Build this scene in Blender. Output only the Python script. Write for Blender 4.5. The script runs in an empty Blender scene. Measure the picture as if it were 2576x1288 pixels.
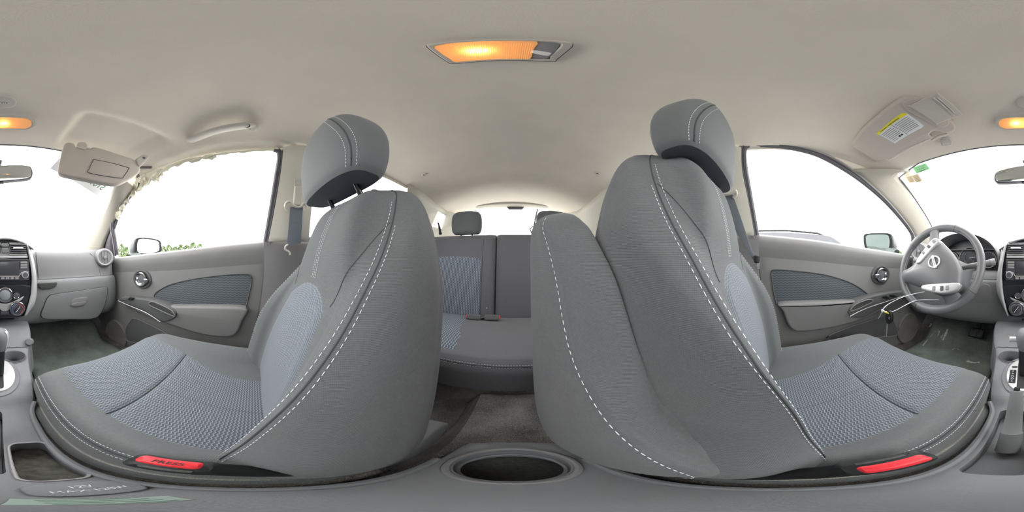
import bpy, bmesh, math, random
from math import sin, cos, pi, radians as R, hypot, atan2
from mathutils import Vector as V, Matrix
random.seed(7)
sc = bpy.context.scene
COL = sc.collection

# ------------------------------------------------------------------ camera
cam = bpy.data.cameras.new('camera')
cam.type = 'PANO'
try: cam.cycles.panorama_type = 'EQUIRECTANGULAR'
except Exception: cam.panorama_type = 'EQUIRECTANGULAR'
cam.clip_start = 0.005; cam.clip_end = 300
camo = bpy.data.objects.new('camera', cam); COL.objects.link(camo)
camo.location = (0, 0, 0); camo.rotation_euler = (pi/2, 0, pi)     # frame centre looks at the rear of the car
sc.camera = camo

# ------------------------------------------------------------------ world, exposure
w = bpy.data.worlds.new('overcast_sky'); sc.world = w; w.use_nodes = True
bg = w.node_tree.nodes['Background']
bg.inputs[0].default_value = (1.0, 0.995, 0.98, 1); bg.inputs[1].default_value = 3.6
sc.view_settings.view_transform = 'Standard'; sc.view_settings.look = 'None'
sc.view_settings.exposure = 1.1; sc.view_settings.gamma = 1.0
sc.view_settings.use_curve_mapping = False
try:
    sc.cycles.max_bounces = 9; sc.cycles.diffuse_bounces = 5; sc.cycles.glossy_bounces = 3
    sc.cycles.use_adaptive_sampling = True; sc.cycles.adaptive_threshold = .05; sc.cycles.adaptive_min_samples = 16
    sc.cycles.transparent_max_bounces = 16; sc.cycles.use_denoising = True
    sc.cycles.caustics_reflective = False; sc.cycles.caustics_refractive = False
except Exception: pass

# ------------------------------------------------------------------ small maths
# the photograph is a full sphere: u is the heading (0 = ahead, clockwise), v the height angle
def ray(u, v):
    ph = u/2576*2*pi; el = (644-v)/1288*pi
    return V((sin(ph)*cos(el), cos(ph)*cos(el), sin(el)))
def onx(u, v, X): d = ray(u, v); return d*(X/d.x)
def ony(u, v, Y): d = ray(u, v); return d*(Y/d.y)
def onz(u, v, Z): d = ray(u, v); return d*(Z/d.z)
def onp(u, v, p, n): d = ray(u, v); p = V(p); n = V(n); return d*(p.dot(n)/d.dot(n))
def cr(pts, n=6, closed=False):
    pts = [V(p) for p in pts]; N = len(pts); out = []
    rng = range(N) if closed else range(N-1)
    for i in rng:
        if closed: p0, p1, p2, p3 = pts[i-1], pts[i], pts[(i+1) % N], pts[(i+2) % N]
        else: p0, p1, p2, p3 = pts[max(i-1, 0)], pts[i], pts[i+1], pts[min(i+2, N-1)]
        for k in range(n):
            t = k/n
            out.append(0.5*((2*p1)+(p2-p0)*t+(2*p0-5*p1+4*p2-p3)*t*t+(3*p1-p0-3*p2+p3)*t**3))
    if not closed: out.append(pts[-1].copy())
    return out
def tab(T, z):
    """smooth row of a table keyed by its first column"""
    if z <= T[0][0]: return T[0][1:]
    if z >= T[-1][0]: return T[-1][1:]
    for i in range(len(T)-1):
        if T[i][0] <= z <= T[i+1][0]: break
    a = T[max(i-1, 0)]; b = T[i]; c = T[i+1]; d = T[min(i+2, len(T)-1)]
    h = c[0]-b[0]; t = (z-b[0])/h; r = []
    for k in range(1, len(b)):
        m1 = (c[k]-a[k])/(c[0]-a[0])*h; m2 = (d[k]-b[k])/(d[0]-b[0])*h
        r.append((2*t**3-3*t*t+1)*b[k]+(t**3-2*t*t+t)*m1+(-2*t**3+3*t*t)*c[k]+(t**3-t*t)*m2)
    return r
def sstep(a, b, x):
    t = min(1, max(0, (x-a)/(b-a))); return t*t*(3-2*t)
def lerp(a, b, t): return a+(b-a)*t
def rrect(w, h, r, n=5):
    o = []
    for cx, cy, a0 in ((w/2-r, h/2-r, 0), (-w/2+r, h/2-r, pi/2), (-w/2+r, -h/2+r, pi), (w/2-r, -h/2+r, 1.5*pi)):
        for k in range(n+1):
            a = a0+pi/2*k/n; o.append((cx+r*cos(a), cy+r*sin(a)))
    return o
def ell(rx, ry, n=32): return [(rx*cos(2*pi*k/n), ry*sin(2*pi*k/n)) for k in range(n)]

# ------------------------------------------------------------------ materials
def lin(c):
    return tuple((x/255/12.92 if x/255 <= .04045 else ((x/255+.055)/1.055)**2.4) for x in c)+(1,)
M = {}
def mat(name, rgb, rough=.6, metal=0, bump=0, scale=400, var=0, spec=.4, sheen=0, emit=0):
    m = bpy.data.materials.new(name); m.use_nodes = True; nt = m.node_tree; N = nt.nodes; L = nt.links
    b = N['Principled BSDF']; b.inputs['Base Color'].default_value = lin(rgb)
    b.inputs['Roughness'].default_value = rough; b.inputs['Metallic'].default_value = metal
    b.inputs['Specular IOR Level'].default_value = spec
    if sheen: b.inputs['Sheen Weight'].default_value = sheen
    if emit: b.inputs['Emission Color'].default_value = lin(rgb); b.inputs['Emission Strength'].default_value = emit
    if bump or var:
        tc = N.new('ShaderNodeTexCoord'); no = N.new('ShaderNodeTexNoise')
        no.inputs['Scale'].default_value = scale; no.inputs['Detail'].default_value = 4
        L.new(tc.outputs['Object'], no.inputs['Vector'])
        if bump:
            bp = N.new('ShaderNodeBump'); bp.inputs['Strength'].default_value = bump; bp.inputs['Distance'].default_value = .001
            L.new(no.outputs['Fac'], bp.inputs['Height']); L.new(bp.outputs[0], b.inputs['Normal'])
        if var:
            no2 = N.new('ShaderNodeTexNoise'); no2.inputs['Scale'].default_value = scale*.5 if var > .2 else 9; no2.inputs['Detail'].default_value = 6
            L.new(tc.outputs['Object'], no2.inputs['Vector'])
            mr = N.new('ShaderNodeMapRange'); mr.inputs[1].default_value = .3; mr.inputs[2].default_value = .7
            mr.inputs[3].default_value = 1-var; mr.inputs[4].default_value = 1+var
            L.new(no2.outputs['Fac'], mr.inputs[0])
            hs = N.new('ShaderNodeMix'); hs.data_type = 'RGBA'; hs.blend_type = 'MULTIPLY'; hs.inputs[0].default_value = 1
            hs.inputs[6].default_value = lin(rgb); L.new(mr.outputs[0], hs.inputs[7]); L.new(hs.outputs[2], b.inputs['Base Color'])
    M[name] = m; return m
def mnode(nt, op, a, b=None, c=None):
    n = nt.nodes.new('ShaderNodeMath'); n.operation = op
    for i, x in enumerate((a, b, c)):
        if x is None: continue
        if isinstance(x, (int, float)): n.inputs[i].default_value = x
        else: nt.links.new(x, n.inputs[i])
    return n.outputs[0]
def zigzag(name, base, line, dark, wl=.013, pitch=.0068, amp=.8, swap=False):
    m = mat(name, base, .85, spec=.2, sheen=.15); nt = m.node_tree; L = nt.links; b = nt.nodes['Principled BSDF']
    uv = nt.nodes.new('ShaderNodeUVMap'); sp = nt.nodes.new('ShaderNodeSeparateXYZ'); L.new(uv.outputs[0], sp.inputs[0])
    a, c = (sp.outputs[1], sp.outputs[0]) if swap else (sp.outputs[0], sp.outputs[1])
    t = mnode(nt, 'PINGPONG', a, wl/2)
    t = mnode(nt, 'SMOOTH_MIN', t, wl*.44, wl*.10)
    f = mnode(nt, 'FRACT', mnode(nt, 'DIVIDE', mnode(nt, 'ADD', c, mnode(nt, 'MULTIPLY', t, amp)), pitch))
    rp = nt.nodes.new('ShaderNodeValToRGB'); e = rp.color_ramp.elements
    e[0].position = 0; e[0].color = lin(base); e[1].position = .30; e[1].color = lin(base)
    for p, col in ((.40, dark), (.55, dark), (.66, line), (.86, line), (.97, base)):
        q = e.new(p); q.color = lin(col)
    L.new(f, rp.inputs[0])
    tc = nt.nodes.new('ShaderNodeTexCoord'); no = nt.nodes.new('ShaderNodeTexNoise'); no.inputs['Scale'].default_value = 900
    L.new(tc.outputs['Object'], no.inputs['Vector'])
    mr = nt.nodes.new('ShaderNodeMapRange'); mr.inputs[3].default_value = .75; mr.inputs[4].default_value = 1.25; L.new(no.outputs[0], mr.inputs[0])
    mx = nt.nodes.new('ShaderNodeMix'); mx.data_type = 'RGBA'; mx.blend_type = 'MULTIPLY'; mx.inputs[0].default_value = 1
    L.new(rp.outputs[0], mx.inputs[6]); L.new(mr.outputs[0], mx.inputs[7]); L.new(mx.outputs[2], b.inputs['Base Color'])
    bw = nt.nodes.new('ShaderNodeRGBToBW'); L.new(rp.outputs[0], bw.inputs[0])
    bp = nt.nodes.new('ShaderNodeBump'); bp.inputs['Strength'].default_value = .5; bp.inputs['Distance'].default_value = .0015
    L.new(bw.outputs[0], bp.inputs['Height']); L.new(bp.outputs[0], b.inputs['Normal'])
    return m
def weave(name, rgb, pu=.0021, pv=.0021, amt=.13):
    m = mat(name, rgb, .9, spec=.15, sheen=.2); nt = m.node_tree; L = nt.links; b = nt.nodes['Principled BSDF']
    uv = nt.nodes.new('ShaderNodeUVMap'); sp = nt.nodes.new('ShaderNodeSeparateXYZ'); L.new(uv.outputs[0], sp.inputs[0])
    row = mnode(nt, 'FLOOR', mnode(nt, 'DIVIDE', sp.outputs[1], pv))
    uu = mnode(nt, 'ADD', mnode(nt, 'DIVIDE', sp.outputs[0], pu), mnode(nt, 'MULTIPLY', row, .5))
    a = mnode(nt, 'SINE', mnode(nt, 'MULTIPLY', uu, 2*pi))
    c = mnode(nt, 'SINE', mnode(nt, 'MULTIPLY', sp.outputs[1], 2*pi/pv))
    h = mnode(nt, 'ADD', mnode(nt, 'MULTIPLY', a, .5), c)
    tc = nt.nodes.new('ShaderNodeTexCoord'); no = nt.nodes.new('ShaderNodeTexNoise'); no.inputs['Scale'].default_value = 260; no.inputs['Detail'].default_value = 6
    L.new(tc.outputs['Object'], no.inputs['Vector'])
    k = mnode(nt, 'ADD', mnode(nt, 'MULTIPLY', h, amt), mnode(nt, 'ADD', mnode(nt, 'MULTIPLY', no.outputs[0], .35), .82))
    mx = nt.nodes.new('ShaderNodeMix'); mx.data_type = 'RGBA'; mx.blend_type = 'MULTIPLY'; mx.inputs[0].default_value = 1
    mx.inputs[6].default_value = lin(rgb); L.new(k, mx.inputs[7]); L.new(mx.outputs[2], b.inputs['Base Color'])
    bp = nt.nodes.new('ShaderNodeBump'); bp.inputs['Strength'].default_value = min(.45, 3*amt); bp.inputs['Distance'].default_value = .0006
    L.new(h, bp.inputs['Height']); L.new(bp.outputs[0], b.inputs['Normal'])
    return m
def glassmat(name, tint=(1, 1, 1), gloss=.05):
    m = bpy.data.materials.new(name); m.use_nodes = True; nt = m.node_tree; nt.nodes.clear()
    o = nt.nodes.new('ShaderNodeOutputMaterial'); t = nt.nodes.new('ShaderNodeBsdfTransparent'); g = nt.nodes.new('ShaderNodeBsdfGlossy')
    x = nt.nodes.new('ShaderNodeMixShader'); x.inputs[0].default_value = gloss
    t.inputs[0].default_value = tint+(1,); g.inputs['Roughness'].default_value = .02
    nt.links.new(t.outputs[0], x.inputs[1]); nt.links.new(g.outputs[0], x.inputs[2]); nt.links.new(x.outputs[0], o.inputs[0])
    M[name] = m; return m
def carpetmat(name, c1, c2, scale=700):
    m = mat(name, c1, .95, spec=.1); nt = m.node_tree; L = nt.links; b = nt.nodes['Principled BSDF']
    tc = nt.nodes.new('ShaderNodeTexCoord'); no = nt.nodes.new('ShaderNodeTexNoise'); no.inputs['Scale'].default_value = scale; no.inputs['Detail'].default_value = 3
    n2 = nt.nodes.new('ShaderNodeTexNoise'); n2.inputs['Scale'].default_value = 14; n2.inputs['Detail'].default_value = 5
    L.new(tc.outputs['Object'], no.inputs['Vector']); L.new(tc.outputs['Object'], n2.inputs['Vector'])
    f = mnode(nt, 'ADD', mnode(nt, 'MULTIPLY', no.outputs[0], .8), mnode(nt, 'MULTIPLY', n2.outputs[0], .35))
    rp = nt.nodes.new('ShaderNodeValToRGB'); e = rp.color_ramp.elements
    e[0].position = .42; e[0].color = lin(c1); e[1].position = .74; e[1].color = lin(c2); L.new(f, rp.inputs[0]); L.new(rp.outputs[0], b.inputs['Base Color'])
    bp = nt.nodes.new('ShaderNodeBump'); bp.inputs['Strength'].default_value = 1; bp.inputs['Distance'].default_value = .003
    L.new(no.outputs[0], bp.inputs['Height']); L.new(bp.outputs[0], b.inputs['Normal']); return m

mat('headliner', (223, 216, 205), .95, bump=.35, scale=900, var=.03, spec=.1)
mat('visor_vinyl', (190, 182, 174), .7, bump=.15, scale=700, spec=.25)
mat('pillar', (205, 202, 190), .55, bump=.1, scale=900, spec=.3)
mat('pillar_dimmed', (172, 168, 157), .55, bump=.1, scale=900, spec=.3)  # pillar trim colour darkened to offset strong window light on these pieces
mat('lamp_bezel', (196, 192, 184), .45, spec=.4)
mat('dash', (126, 126, 128), .62, bump=.25, scale=1100, var=.03, spec=.35)
mat('dash_low', (122, 124, 126), .6, bump=.25, scale=1100, var=.03, spec=.35)
mat('door_vinyl', (124, 124, 124), .55, bump=.2, scale=1100, var=.03, spec=.35)
mat('door_dark', (92, 93, 94), .6, bump=.2, scale=1100, spec=.3)
mat('pillar_low', (112, 111, 112), .6, bump=.15, scale=900, spec=.3)
mat('console', (122, 124, 128), .62, bump=.35, scale=800, var=.12, spec=.35)
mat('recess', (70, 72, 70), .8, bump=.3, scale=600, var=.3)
mat('black', (34, 36, 38), .5, spec=.4)
mat('gloss_black', (40, 42, 46), .12, spec=.55)
mat('rubber', (92, 90, 96), .5, spec=.4)
mat('rubber_light', (150, 148, 150), .45, spec=.4)
mat('silver', (206, 206, 207), .34, metal=.3, spec=.5)
mat('chrome', (225, 226, 230), .14, metal=1); mat('badge', (226, 228, 230), .3, metal=.25, spec=.6)
mat('leather', (112, 113, 116), .36, bump=.3, scale=500, spec=.45)
mat('red', (226, 56, 64), .4, spec=.45)
mat('thread', (226, 230, 238), .7)
mat('seam', (66, 69, 72), .9)
mat('belt', (110, 116, 124), .7, bump=.3, scale=900)
mat('white_cloth', (226, 222, 204), .9, bump=.4, scale=120)
mat('clear_plastic', (235, 235, 232), .3, spec=.5)
mat('paper', (228, 230, 232), .7); mat('yellow', (232, 222, 60), .6); mat('ink', (60, 60, 64), .7)
mat('green_paper', (120, 205, 130), .6); mat('cream_paper', (238, 230, 208), .7); mat('mint_paper', (152, 170, 162), .6)
mat('pale_ink', (112, 140, 128), .7); mat('green_ink', (70, 120, 95), .7); mat('brown_ink', (168, 140, 100), .8)
mat('key_steel', (215, 212, 205), .25, metal=.8); mat('yellow_plastic', (225, 205, 60), .5)
mat('screen', (70, 72, 76), .2, spec=.5)
mat('mirror', (235, 240, 240), .02, metal=1)
mat('car_paint', (80, 87, 86), .35, spec=.3); mat('suv_paint', (86, 86, 92), .35)
mat('mirror_rim', (28, 29, 32), .7, spec=.1); mat('mirror_tint', (78, 86, 84), .03, metal=1)
mat('tyre', (40, 40, 42), .8); mat('dark_glass', (60, 66, 72), .1, spec=.6)
mat('leaf', (94, 112, 72), .8, var=.3, scale=3); mat('bark', (96, 80, 64), .9)
mat('bright_ground', (205, 204, 200), .9, bump=.3, scale=40, var=.08)  # ground tone raised so light bounces through the windows onto the headliner
mat('speaker', (122, 119, 114), .8, bump=.5, scale=420, var=.15)
mat('tray_mat', (112, 112, 106), .85, bump=.5, scale=200, var=.35); mat('scuff', (178, 177, 168), .95, bump=.4, scale=300, var=.25); mat('dirt', (176, 168, 150), .95, bump=.4, scale=300, var=.3)
mat('lint', (164, 154, 140), .9); mat('blue_dot', (90, 130, 190), .5); mat('red_dot', (205, 90, 90), .5)
mat('gauge', (64, 66, 70), .35, spec=.5); mat('lcd', (150, 156, 160), .4)
mat('switch', (60, 62, 64), .45); mat('metal_rail', (170, 172, 170), .4, metal=.4)
weave('seat_cloth', (99, 102, 103), amt=.05); weave('seat_side', (94, 97, 99), .0018, .0018, .17)
mat('headrest_cloth', (98, 102, 103), .9, bump=.3, scale=1200, spec=.15, sheen=.2)
mat('headrest_under', (104, 108, 116), .8, bump=.2, scale=900)
weave('rear_cloth', (96, 96, 100), .003, .003, .012)
zigzag('insert_cloth', (92, 98, 105), (136, 143, 150), (74, 79, 86), wl=.0098, pitch=.0056, amp=.58)
zigzag('insert_back', (96, 102, 110), (122, 129, 138), (88, 95, 105), wl=.0115, pitch=.0048, amp=.45)
zigzag('insert_rear', (84, 91, 101), (146, 155, 167), (66, 73, 83), wl=.016, pitch=.010, amp=.5, swap=True)
zigzag('insert_door', (88, 92, 96), (108, 115, 121), (76, 80, 85), wl=.018, pitch=.0105, amp=.42)
carpetmat('carpet', (54, 53, 54), (138, 135, 133), 850); carpetmat('carpet_front', (86, 94, 89), (142, 150, 143)); carpetmat('felt', (140, 139, 132), (196, 194, 186))
for k_ in ('green_paper', 'cream_paper'):
    m_ = M[k_]; nt_ = m_.node_tree; b_ = nt_.nodes['Principled BSDF']; tr_ = nt_.nodes.new('ShaderNodeBsdfTranslucent'); tr_.inputs[0].default_value = b_.inputs['Base Color'].default_value
    mx_ = nt_.nodes.new('ShaderNodeMixShader'); mx_.inputs[0].default_value = .14; o_ = nt_.nodes['Material Output']
    nt_.links.new(b_.outputs[0], mx_.inputs[1]); nt_.links.new(tr_.outputs[0], mx_.inputs[2]); nt_.links.new(mx_.outputs[0], o_.inputs[0])
glassmat('glass'); glassmat('lens', (1, .97, .92), .12)
def lampmat(name, c1, s):
    m = bpy.data.materials.new(name); m.use_nodes = True; b = m.node_tree.nodes['Principled BSDF']
    b.inputs['Base Color'].default_value = lin((250, 220, 180)); b.inputs['Emission Color'].default_value = c1; b.inputs['Emission Strength'].default_value = s
    b.inputs['Roughness'].default_value = .3; M[name] = m
lampmat('bulb', (1, .66, .30, 1), 22)
try: M['bulb'].cycles.emission_sampling = 'NONE'     # the bulbs only light their own lenses; keeps the render quick
except Exception: pass
def lensmat(name):
    m = bpy.data.materials.new(name); m.use_nodes = True; nt = m.node_tree; nt.nodes.clear(); A = nt.nodes.new
    o = A('ShaderNodeOutputMaterial'); tl_ = A('ShaderNodeBsdfTranslucent'); tp_ = A('ShaderNodeBsdfTransparent'); df = A('ShaderNodeBsdfDiffuse'); g = A('ShaderNodeBsdfGlossy')
    tl_.inputs[0].default_value = (1, .78, .52, 1); tp_.inputs[0].default_value = (1, .9, .75, 1); df.inputs[0].default_value = lin((215, 190, 165)); g.inputs['Roughness'].default_value = .25
    em_ = A('ShaderNodeEmission'); em_.inputs[0].default_value = (1, .5, .16, 1); em_.inputs[1].default_value = .10; ad = A('ShaderNodeAddShader')  # faint amber glow put into the lens itself, evening out the bulb light
    a, b, c = A('ShaderNodeMixShader'), A('ShaderNodeMixShader'), A('ShaderNodeMixShader'); a.inputs[0].default_value = .30; b.inputs[0].default_value = .32; c.inputs[0].default_value = .06
    L = nt.links.new; L(tl_.outputs[0], a.inputs[1]); L(tp_.outputs[0], a.inputs[2]); L(a.outputs[0], b.inputs[1]); L(df.outputs[0], b.inputs[2]); L(b.outputs[0], c.inputs[1]); L(g.outputs[0], c.inputs[2]); L(c.outputs[0], ad.inputs[0]); L(em_.outputs[0], ad.inputs[1]); L(ad.outputs[0], o.inputs[0])
    try: m.cycles.emission_sampling = 'NONE'
    except Exception: pass
    M[name] = m
lensmat('lamp_lens'); mat('reflector', (240, 226, 205), .5)

# ------------------------------------------------------------------ builders
ORG = {}
def org(parent): return ORG.get(parent.name, V((0, 0, 0))) if parent else V((0, 0, 0))
def tag(o, label, cat, group=None, kind=None):
    o['label'] = label
    if cat: o['category'] = cat
    if group: o['group'] = group
    if kind: o['kind'] = kind
    return o
def thing(name, loc, label, cat, group=None):
    o = bpy.data.objects.new(name, None); o.empty_display_size = .05; COL.objects.link(o); o.location = loc
    ORG[o.name] = V(loc); return tag(o, label, cat, group)
def mk(name, verts, faces, m, parent=None, uvs=None, smooth=True, sharp=40, recalc=True):
    base = org(parent)
    if parent is None:
        xs = [v[0] for v in verts]; ys = [v[1] for v in verts]; zs = [v[2] for v in verts]
        base = V(((min(xs)+max(xs))/2, (min(ys)+max(ys))/2, min(zs)))
    me = bpy.data.meshes.new(name); me.from_pydata([tuple(V(v)-base) for v in verts], [], faces)
    if uvs is not None:
        ul = me.uv_layers.new(name='UVMap')
        for l in me.loops: ul.data[l.index].uv = uvs[l.vertex_index]
    if recalc:
        bm = bmesh.new(); bm.from_mesh(me); bmesh.ops.recalc_face_normals(bm, faces=bm.faces); bm.to_mesh(me); bm.free()
    if smooth:
        me.polygons.foreach_set('use_smooth', [True]*len(me.polygons))
        try: me.set_sharp_from_angle(angle=R(sharp))
        except Exception: pass
    me.materials.append(M[m]); o = bpy.data.objects.new(name, me); COL.objects.link(o)
    if parent is not None: o.parent = parent; ORG[o.name] = base
    else: o.location = base; ORG[o.name] = base
    return o
def merge(parts):
    vs, fs = [], []
    for v, f in parts:
        b = len(vs); vs += list(v); fs += [tuple(i+b for i in q) for q in f]
    return vs, fs
def gridf(rows, cu=False, cv=False, cap0=False, cap1=False):
    nr, nc = len(rows), len(rows[0]); vs = [p for r in rows for p in r]; fs = []
    for i in range(nr if cv else nr-1):
        for j in range(nc if cu else nc-1):
            a = i*nc+j; b = i*nc+(j+1) % nc; c = ((i+1) % nr)*nc+(j+1) % nc; d = ((i+1) % nr)*nc+j
            fs.append((a, b, c, d))
    if cap0: fs.append(tuple(range(nc-1, -1, -1)))
    if cap1: fs.append(tuple((nr-1)*nc+j for j in range(nc)))
    return vs, fs
def griduv(rows):
    nr, nc = len(rows), len(rows[0]); uv = []
    mid = rows[nr//2]; cu = [0]
    for j in range(1, nc): cu.append(cu[-1]+(V(mid[j])-V(mid[j-1])).length)
    cv = [0]
    for i in range(1, nr): cv.append(cv[-1]+sum((V(rows[i][j])-V(rows[i-1][j])).length for j in range(0, nc, max(1, nc//6)))/len(range(0, nc, max(1, nc//6))))
    return [(cu[j], cv[i]) for i in range(nr) for j in range(nc)]
def grid(name, rows, m, parent=None, cu=False, cap0=False, cap1=False, thick=0, uv=None, **k):
    v, f = gridf(rows, cu, False, cap0, cap1)
    o = mk(name, v, f, m, parent, uvs=uv or griduv(rows), **k)
    if thick:
        s = o.modifiers.new('thickness', 'SOLIDIFY'); s.thickness = thick; s.offset = 0
    return o
def platef(pts, n, t, b=0.0, seg=3):
    """slab with outline pts (front face), going back by t along -n, front edge rounded by b"""
    pts = [V(p) for p in pts]; n = V(n).normalized(); N = len(pts)
    ar = V((0, 0, 0))
    for i in range(N): ar += pts[i].cross(pts[(i+1) % N])
    if ar.dot(n) < 0: pts = pts[::-1]
    inw = []
    for i in range(N):
        e1 = pts[i]-pts[i-1]; e2 = pts[(i+1) % N]-pts[i]
        a = n.cross(e1); c = n.cross(e2)
        if a.length > 1e-9: a.normalize()
        if c.length > 1e-9: c.normalize()
        s = a+c
        if s.length < 1e-6: s = a.copy()
        s.normalize(); inw.append(s*min(1.6, 1/max(.35, s.dot(a) if a.length > 0 else 1)))
    rings = [[p-n*t for p in pts]]
    if b > 0:
        for k in range(seg+1):
            a = pi/2*k/seg; rings.append([pts[i]-n*b*(1-sin(a))+inw[i]*b*(1-cos(a)) for i in range(N)])
    else: rings.append(pts)
    return gridf(rings, cu=True, cap0=True, cap1=True)
def plate(name, pts, n, t, b, m, parent=None, **k):
    v, f = platef(pts, n, t, b); return mk(name, v, f, m, parent, **k)
def frame_of(d, up=V((0, 0, 1))):
    d = V(d).normalized()
    if abs(d.dot(up)) > .97: up = V((0, 1, 0))
    x = d.cross(up).normalized(); y = x.cross(d).normalized(); return x, y, d
def tubef(path, r, n=8, flat=1.0, closed=False, up=V((0, 0, 1))):
    path = [V(p) for p in path]; N = len(path); rings = []
    for i in range(N):
        a = path[i-1] if (i > 0 or closed) else path[i]; c = path[(i+1) % N] if (i < N-1 or closed) else path[i]
        x, y, _ = frame_of(c-a, up); rr = r[i] if isinstance(r, (list, tuple)) else r
        rings.append([path[i]+x*rr*cos(2*pi*k/n)+y*rr*flat*sin(2*pi*k/n) for k in range(n)])
    if closed:
        v, f = gridf(rings, cu=True, cv=True)
        return v, f
    return gridf(rings, cu=True, cap0=True, cap1=True)
def tube(name, path, r, m, parent=None, n=8, **k):
    kk = {q: k.pop(q) for q in ('flat', 'closed', 'up') if q in k}
    v, f = tubef(path, r, n, **kk); return mk(name, v, f, m, parent, **k)
def lathef(prof, c, axis, n=28, sx=1.0, sy=1.0, up=V((0, 0, 1))):
    x, y, d = frame_of(axis, up); c = V(c)
    rings = [[c+d*h+x*r*sx*cos(2*pi*k/n)+y*r*sy*sin(2*pi*k/n) for k in range(n)] for r, h in prof]
    return gridf(rings, cu=True, cap0=True, cap1=True)
def lathe(name, prof, c, axis, m, parent=None, n=28, sx=1., sy=1., **k):
    v, f = lathef(prof, c, axis, n, sx, sy); return mk(name, v, f, m, parent, **k)
def boxf(c, size, ax=None, b=.003):
    c = V(c); X, Y, Z = ax if ax else (V((1, 0, 0)), V((0, 1, 0)), V((0, 0, 1)))
    o = rrect(size[0], size[1], min(b*1.5, min(size[0], size[1])*.45), 3)
    def ring(s, h): return [c+X*(p[0]*s[0])+Y*(p[1]*s[1])+Z*h for p in o]
    sx = max(.2, 1-2*b/size[0]); sy = max(.2, 1-2*b/size[1]); h = size[2]/2; b2 = min(b, h*.9)
    return gridf([ring((sx, sy), -h), ring((1, 1), -h+b2), ring((1, 1), h-b2), ring((sx, sy), h)], cu=True, cap0=True, cap1=True)
def box(name, c, size, m, parent=None, ax=None, b=.003, **k):
    v, f = boxf(c, size, ax, b); return mk(name, v, f, m, parent, **k)
def axes(X, Y):
    X = V(X).normalized(); Z = X.cross(V(Y)).normalized(); return X, Z.cross(X), Z
def dashes(path, ln, gap, r, n=4):
    """short thread stitches along a path"""
    path = [V(p) for p in path]; seg = [0]
    for i in range(1, len(path)): seg.append(seg[-1]+(path[i]-path[i-1]).length)
    def at(s):
        for i in range(1, len(path)):
            if seg[i] >= s:
                t = (s-seg[i-1])/max(1e-9, seg[i]-seg[i-1]); return path[i-1].lerp(path[i], t)
        return path[-1]
    s = 0; out = []
    while s+ln < seg[-1]:
        a, b = at(s), at(s+ln); mid = at(s+ln/2)
        out.append(tubef([a, mid, b], [r*.6, r, r*.6], n)); s += ln+gap
    return merge(out) if out else ([], [])
def stitch(name, paths, parent, ln=.005, gap=.0028, r=.0007, m='thread'):
    v, f = merge([dashes(p, ln, gap, r) for p in paths])
    o = mk(name, v, f, m, parent, smooth=False, recalc=False); o['kind'] = 'stuff'; return o
def text(name, s, size, origin, X, Y, m, parent, ex=.0003, align='CENTER'):
    cu = bpy.data.curves.new(name, 'FONT'); cu.body = s; cu.size = size; cu.extrude = ex; cu.align_x = align; cu.align_y = 'CENTER'
    o = bpy.data.objects.new(name, cu); COL.objects.link(o); cu.materials.append(M[m])
    X, Y, Z = axes(X, Y); mt = Matrix((X, Y, Z)).transposed().to_4x4(); mt.translation = V(origin)-org(parent)
    bpy.context.view_layer.update()
    me = bpy.data.meshes.new_from_object(o.evaluated_get(bpy.context.evaluated_depsgraph_get())); me.name = name
    bpy.data.objects.remove(o); bpy.data.curves.remove(cu); me.transform(mt)
    if not me.materials: me.materials.append(M[m])
    o = bpy.data.objects.new(name, me); COL.objects.link(o); o.parent = parent; ORG[o.name] = org(parent); return o
def cut(o, cutters):
    """carve the cutters out of a closed mesh and throw them away"""
    for c in cutters:
        md = o.modifiers.new('cut', 'BOOLEAN'); md.operation = 'DIFFERENCE'; md.object = c; md.solver = 'EXACT'
    bpy.context.view_layer.update()
    dg = bpy.context.evaluated_depsgraph_get(); me = bpy.data.meshes.new_from_object(o.evaluated_get(dg))
    o.modifiers.clear(); o.data = me
    me.polygons.foreach_set('use_smooth', [True]*len(me.polygons))
    try: me.set_sharp_from_angle(angle=R(35))
    except Exception: pass
    for c in cutters: bpy.data.objects.remove(c)
def struct(o, label=None):
    o['kind'] = 'structure'
    if label: o['label'] = label
    return o

# ================================================================== SETTING: headliner, floor, walls
XD = .68                                     # door inner face
def gx(z): return XD-.31*max(0, z)           # inner face of side glass leans in
GN = V((1, 0, .31)).normalized()
def ong(u, v, s, off=0):                     # on the leaning side glass of side s
    n = V((s*GN.x, 0, GN.z)); return onp(u, v, (s*(XD+off), 0, 0), n)
def ceil_z(x, y):
    z = .52-.25*x*x-.8*max(0, abs(x)-.40)**2
    z -= .19*y*y if y > 0 else .022*y*y
    if y < -.88: z -= .018*sstep(-.88, -1.0, y)
    # shallow pocket behind the folded-down passenger visor
    if y > 0: z += .026*sstep(.180, .215, x+.10*(.5-y)*0)*sstep(0, .035, y-(.335-.33*(x-.195)))*(1-sstep(.43, .48, x))*(1-sstep(.49, .545, y))
    return z
def onc(u, v, off=0):                        # on the headliner, off below it
    d = ray(u, v); a, b = .05, 2.2
    for _ in range(50):
        t = (a+b)/2; p = d*t
        if p.z > ceil_z(p.x, p.y)-off: b = t
        else: a = t
    return d*((a+b)/2)
def front_edge(x): return .565-.10*(x/.54)**2*.6
rows = []
for j in range(161):
    t = j/160; row = []
    for i in range(133):
        x = lerp(-.553, .553, i/132); y = lerp(front_edge(x), -1.45, t); row.append(V((x, y, ceil_z(x, y))))
    rows.append(row)
ce = grid('ceiling', rows, 'headliner', thick=.004); struct(ce, 'beige fabric headliner over the whole cabin')
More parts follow.
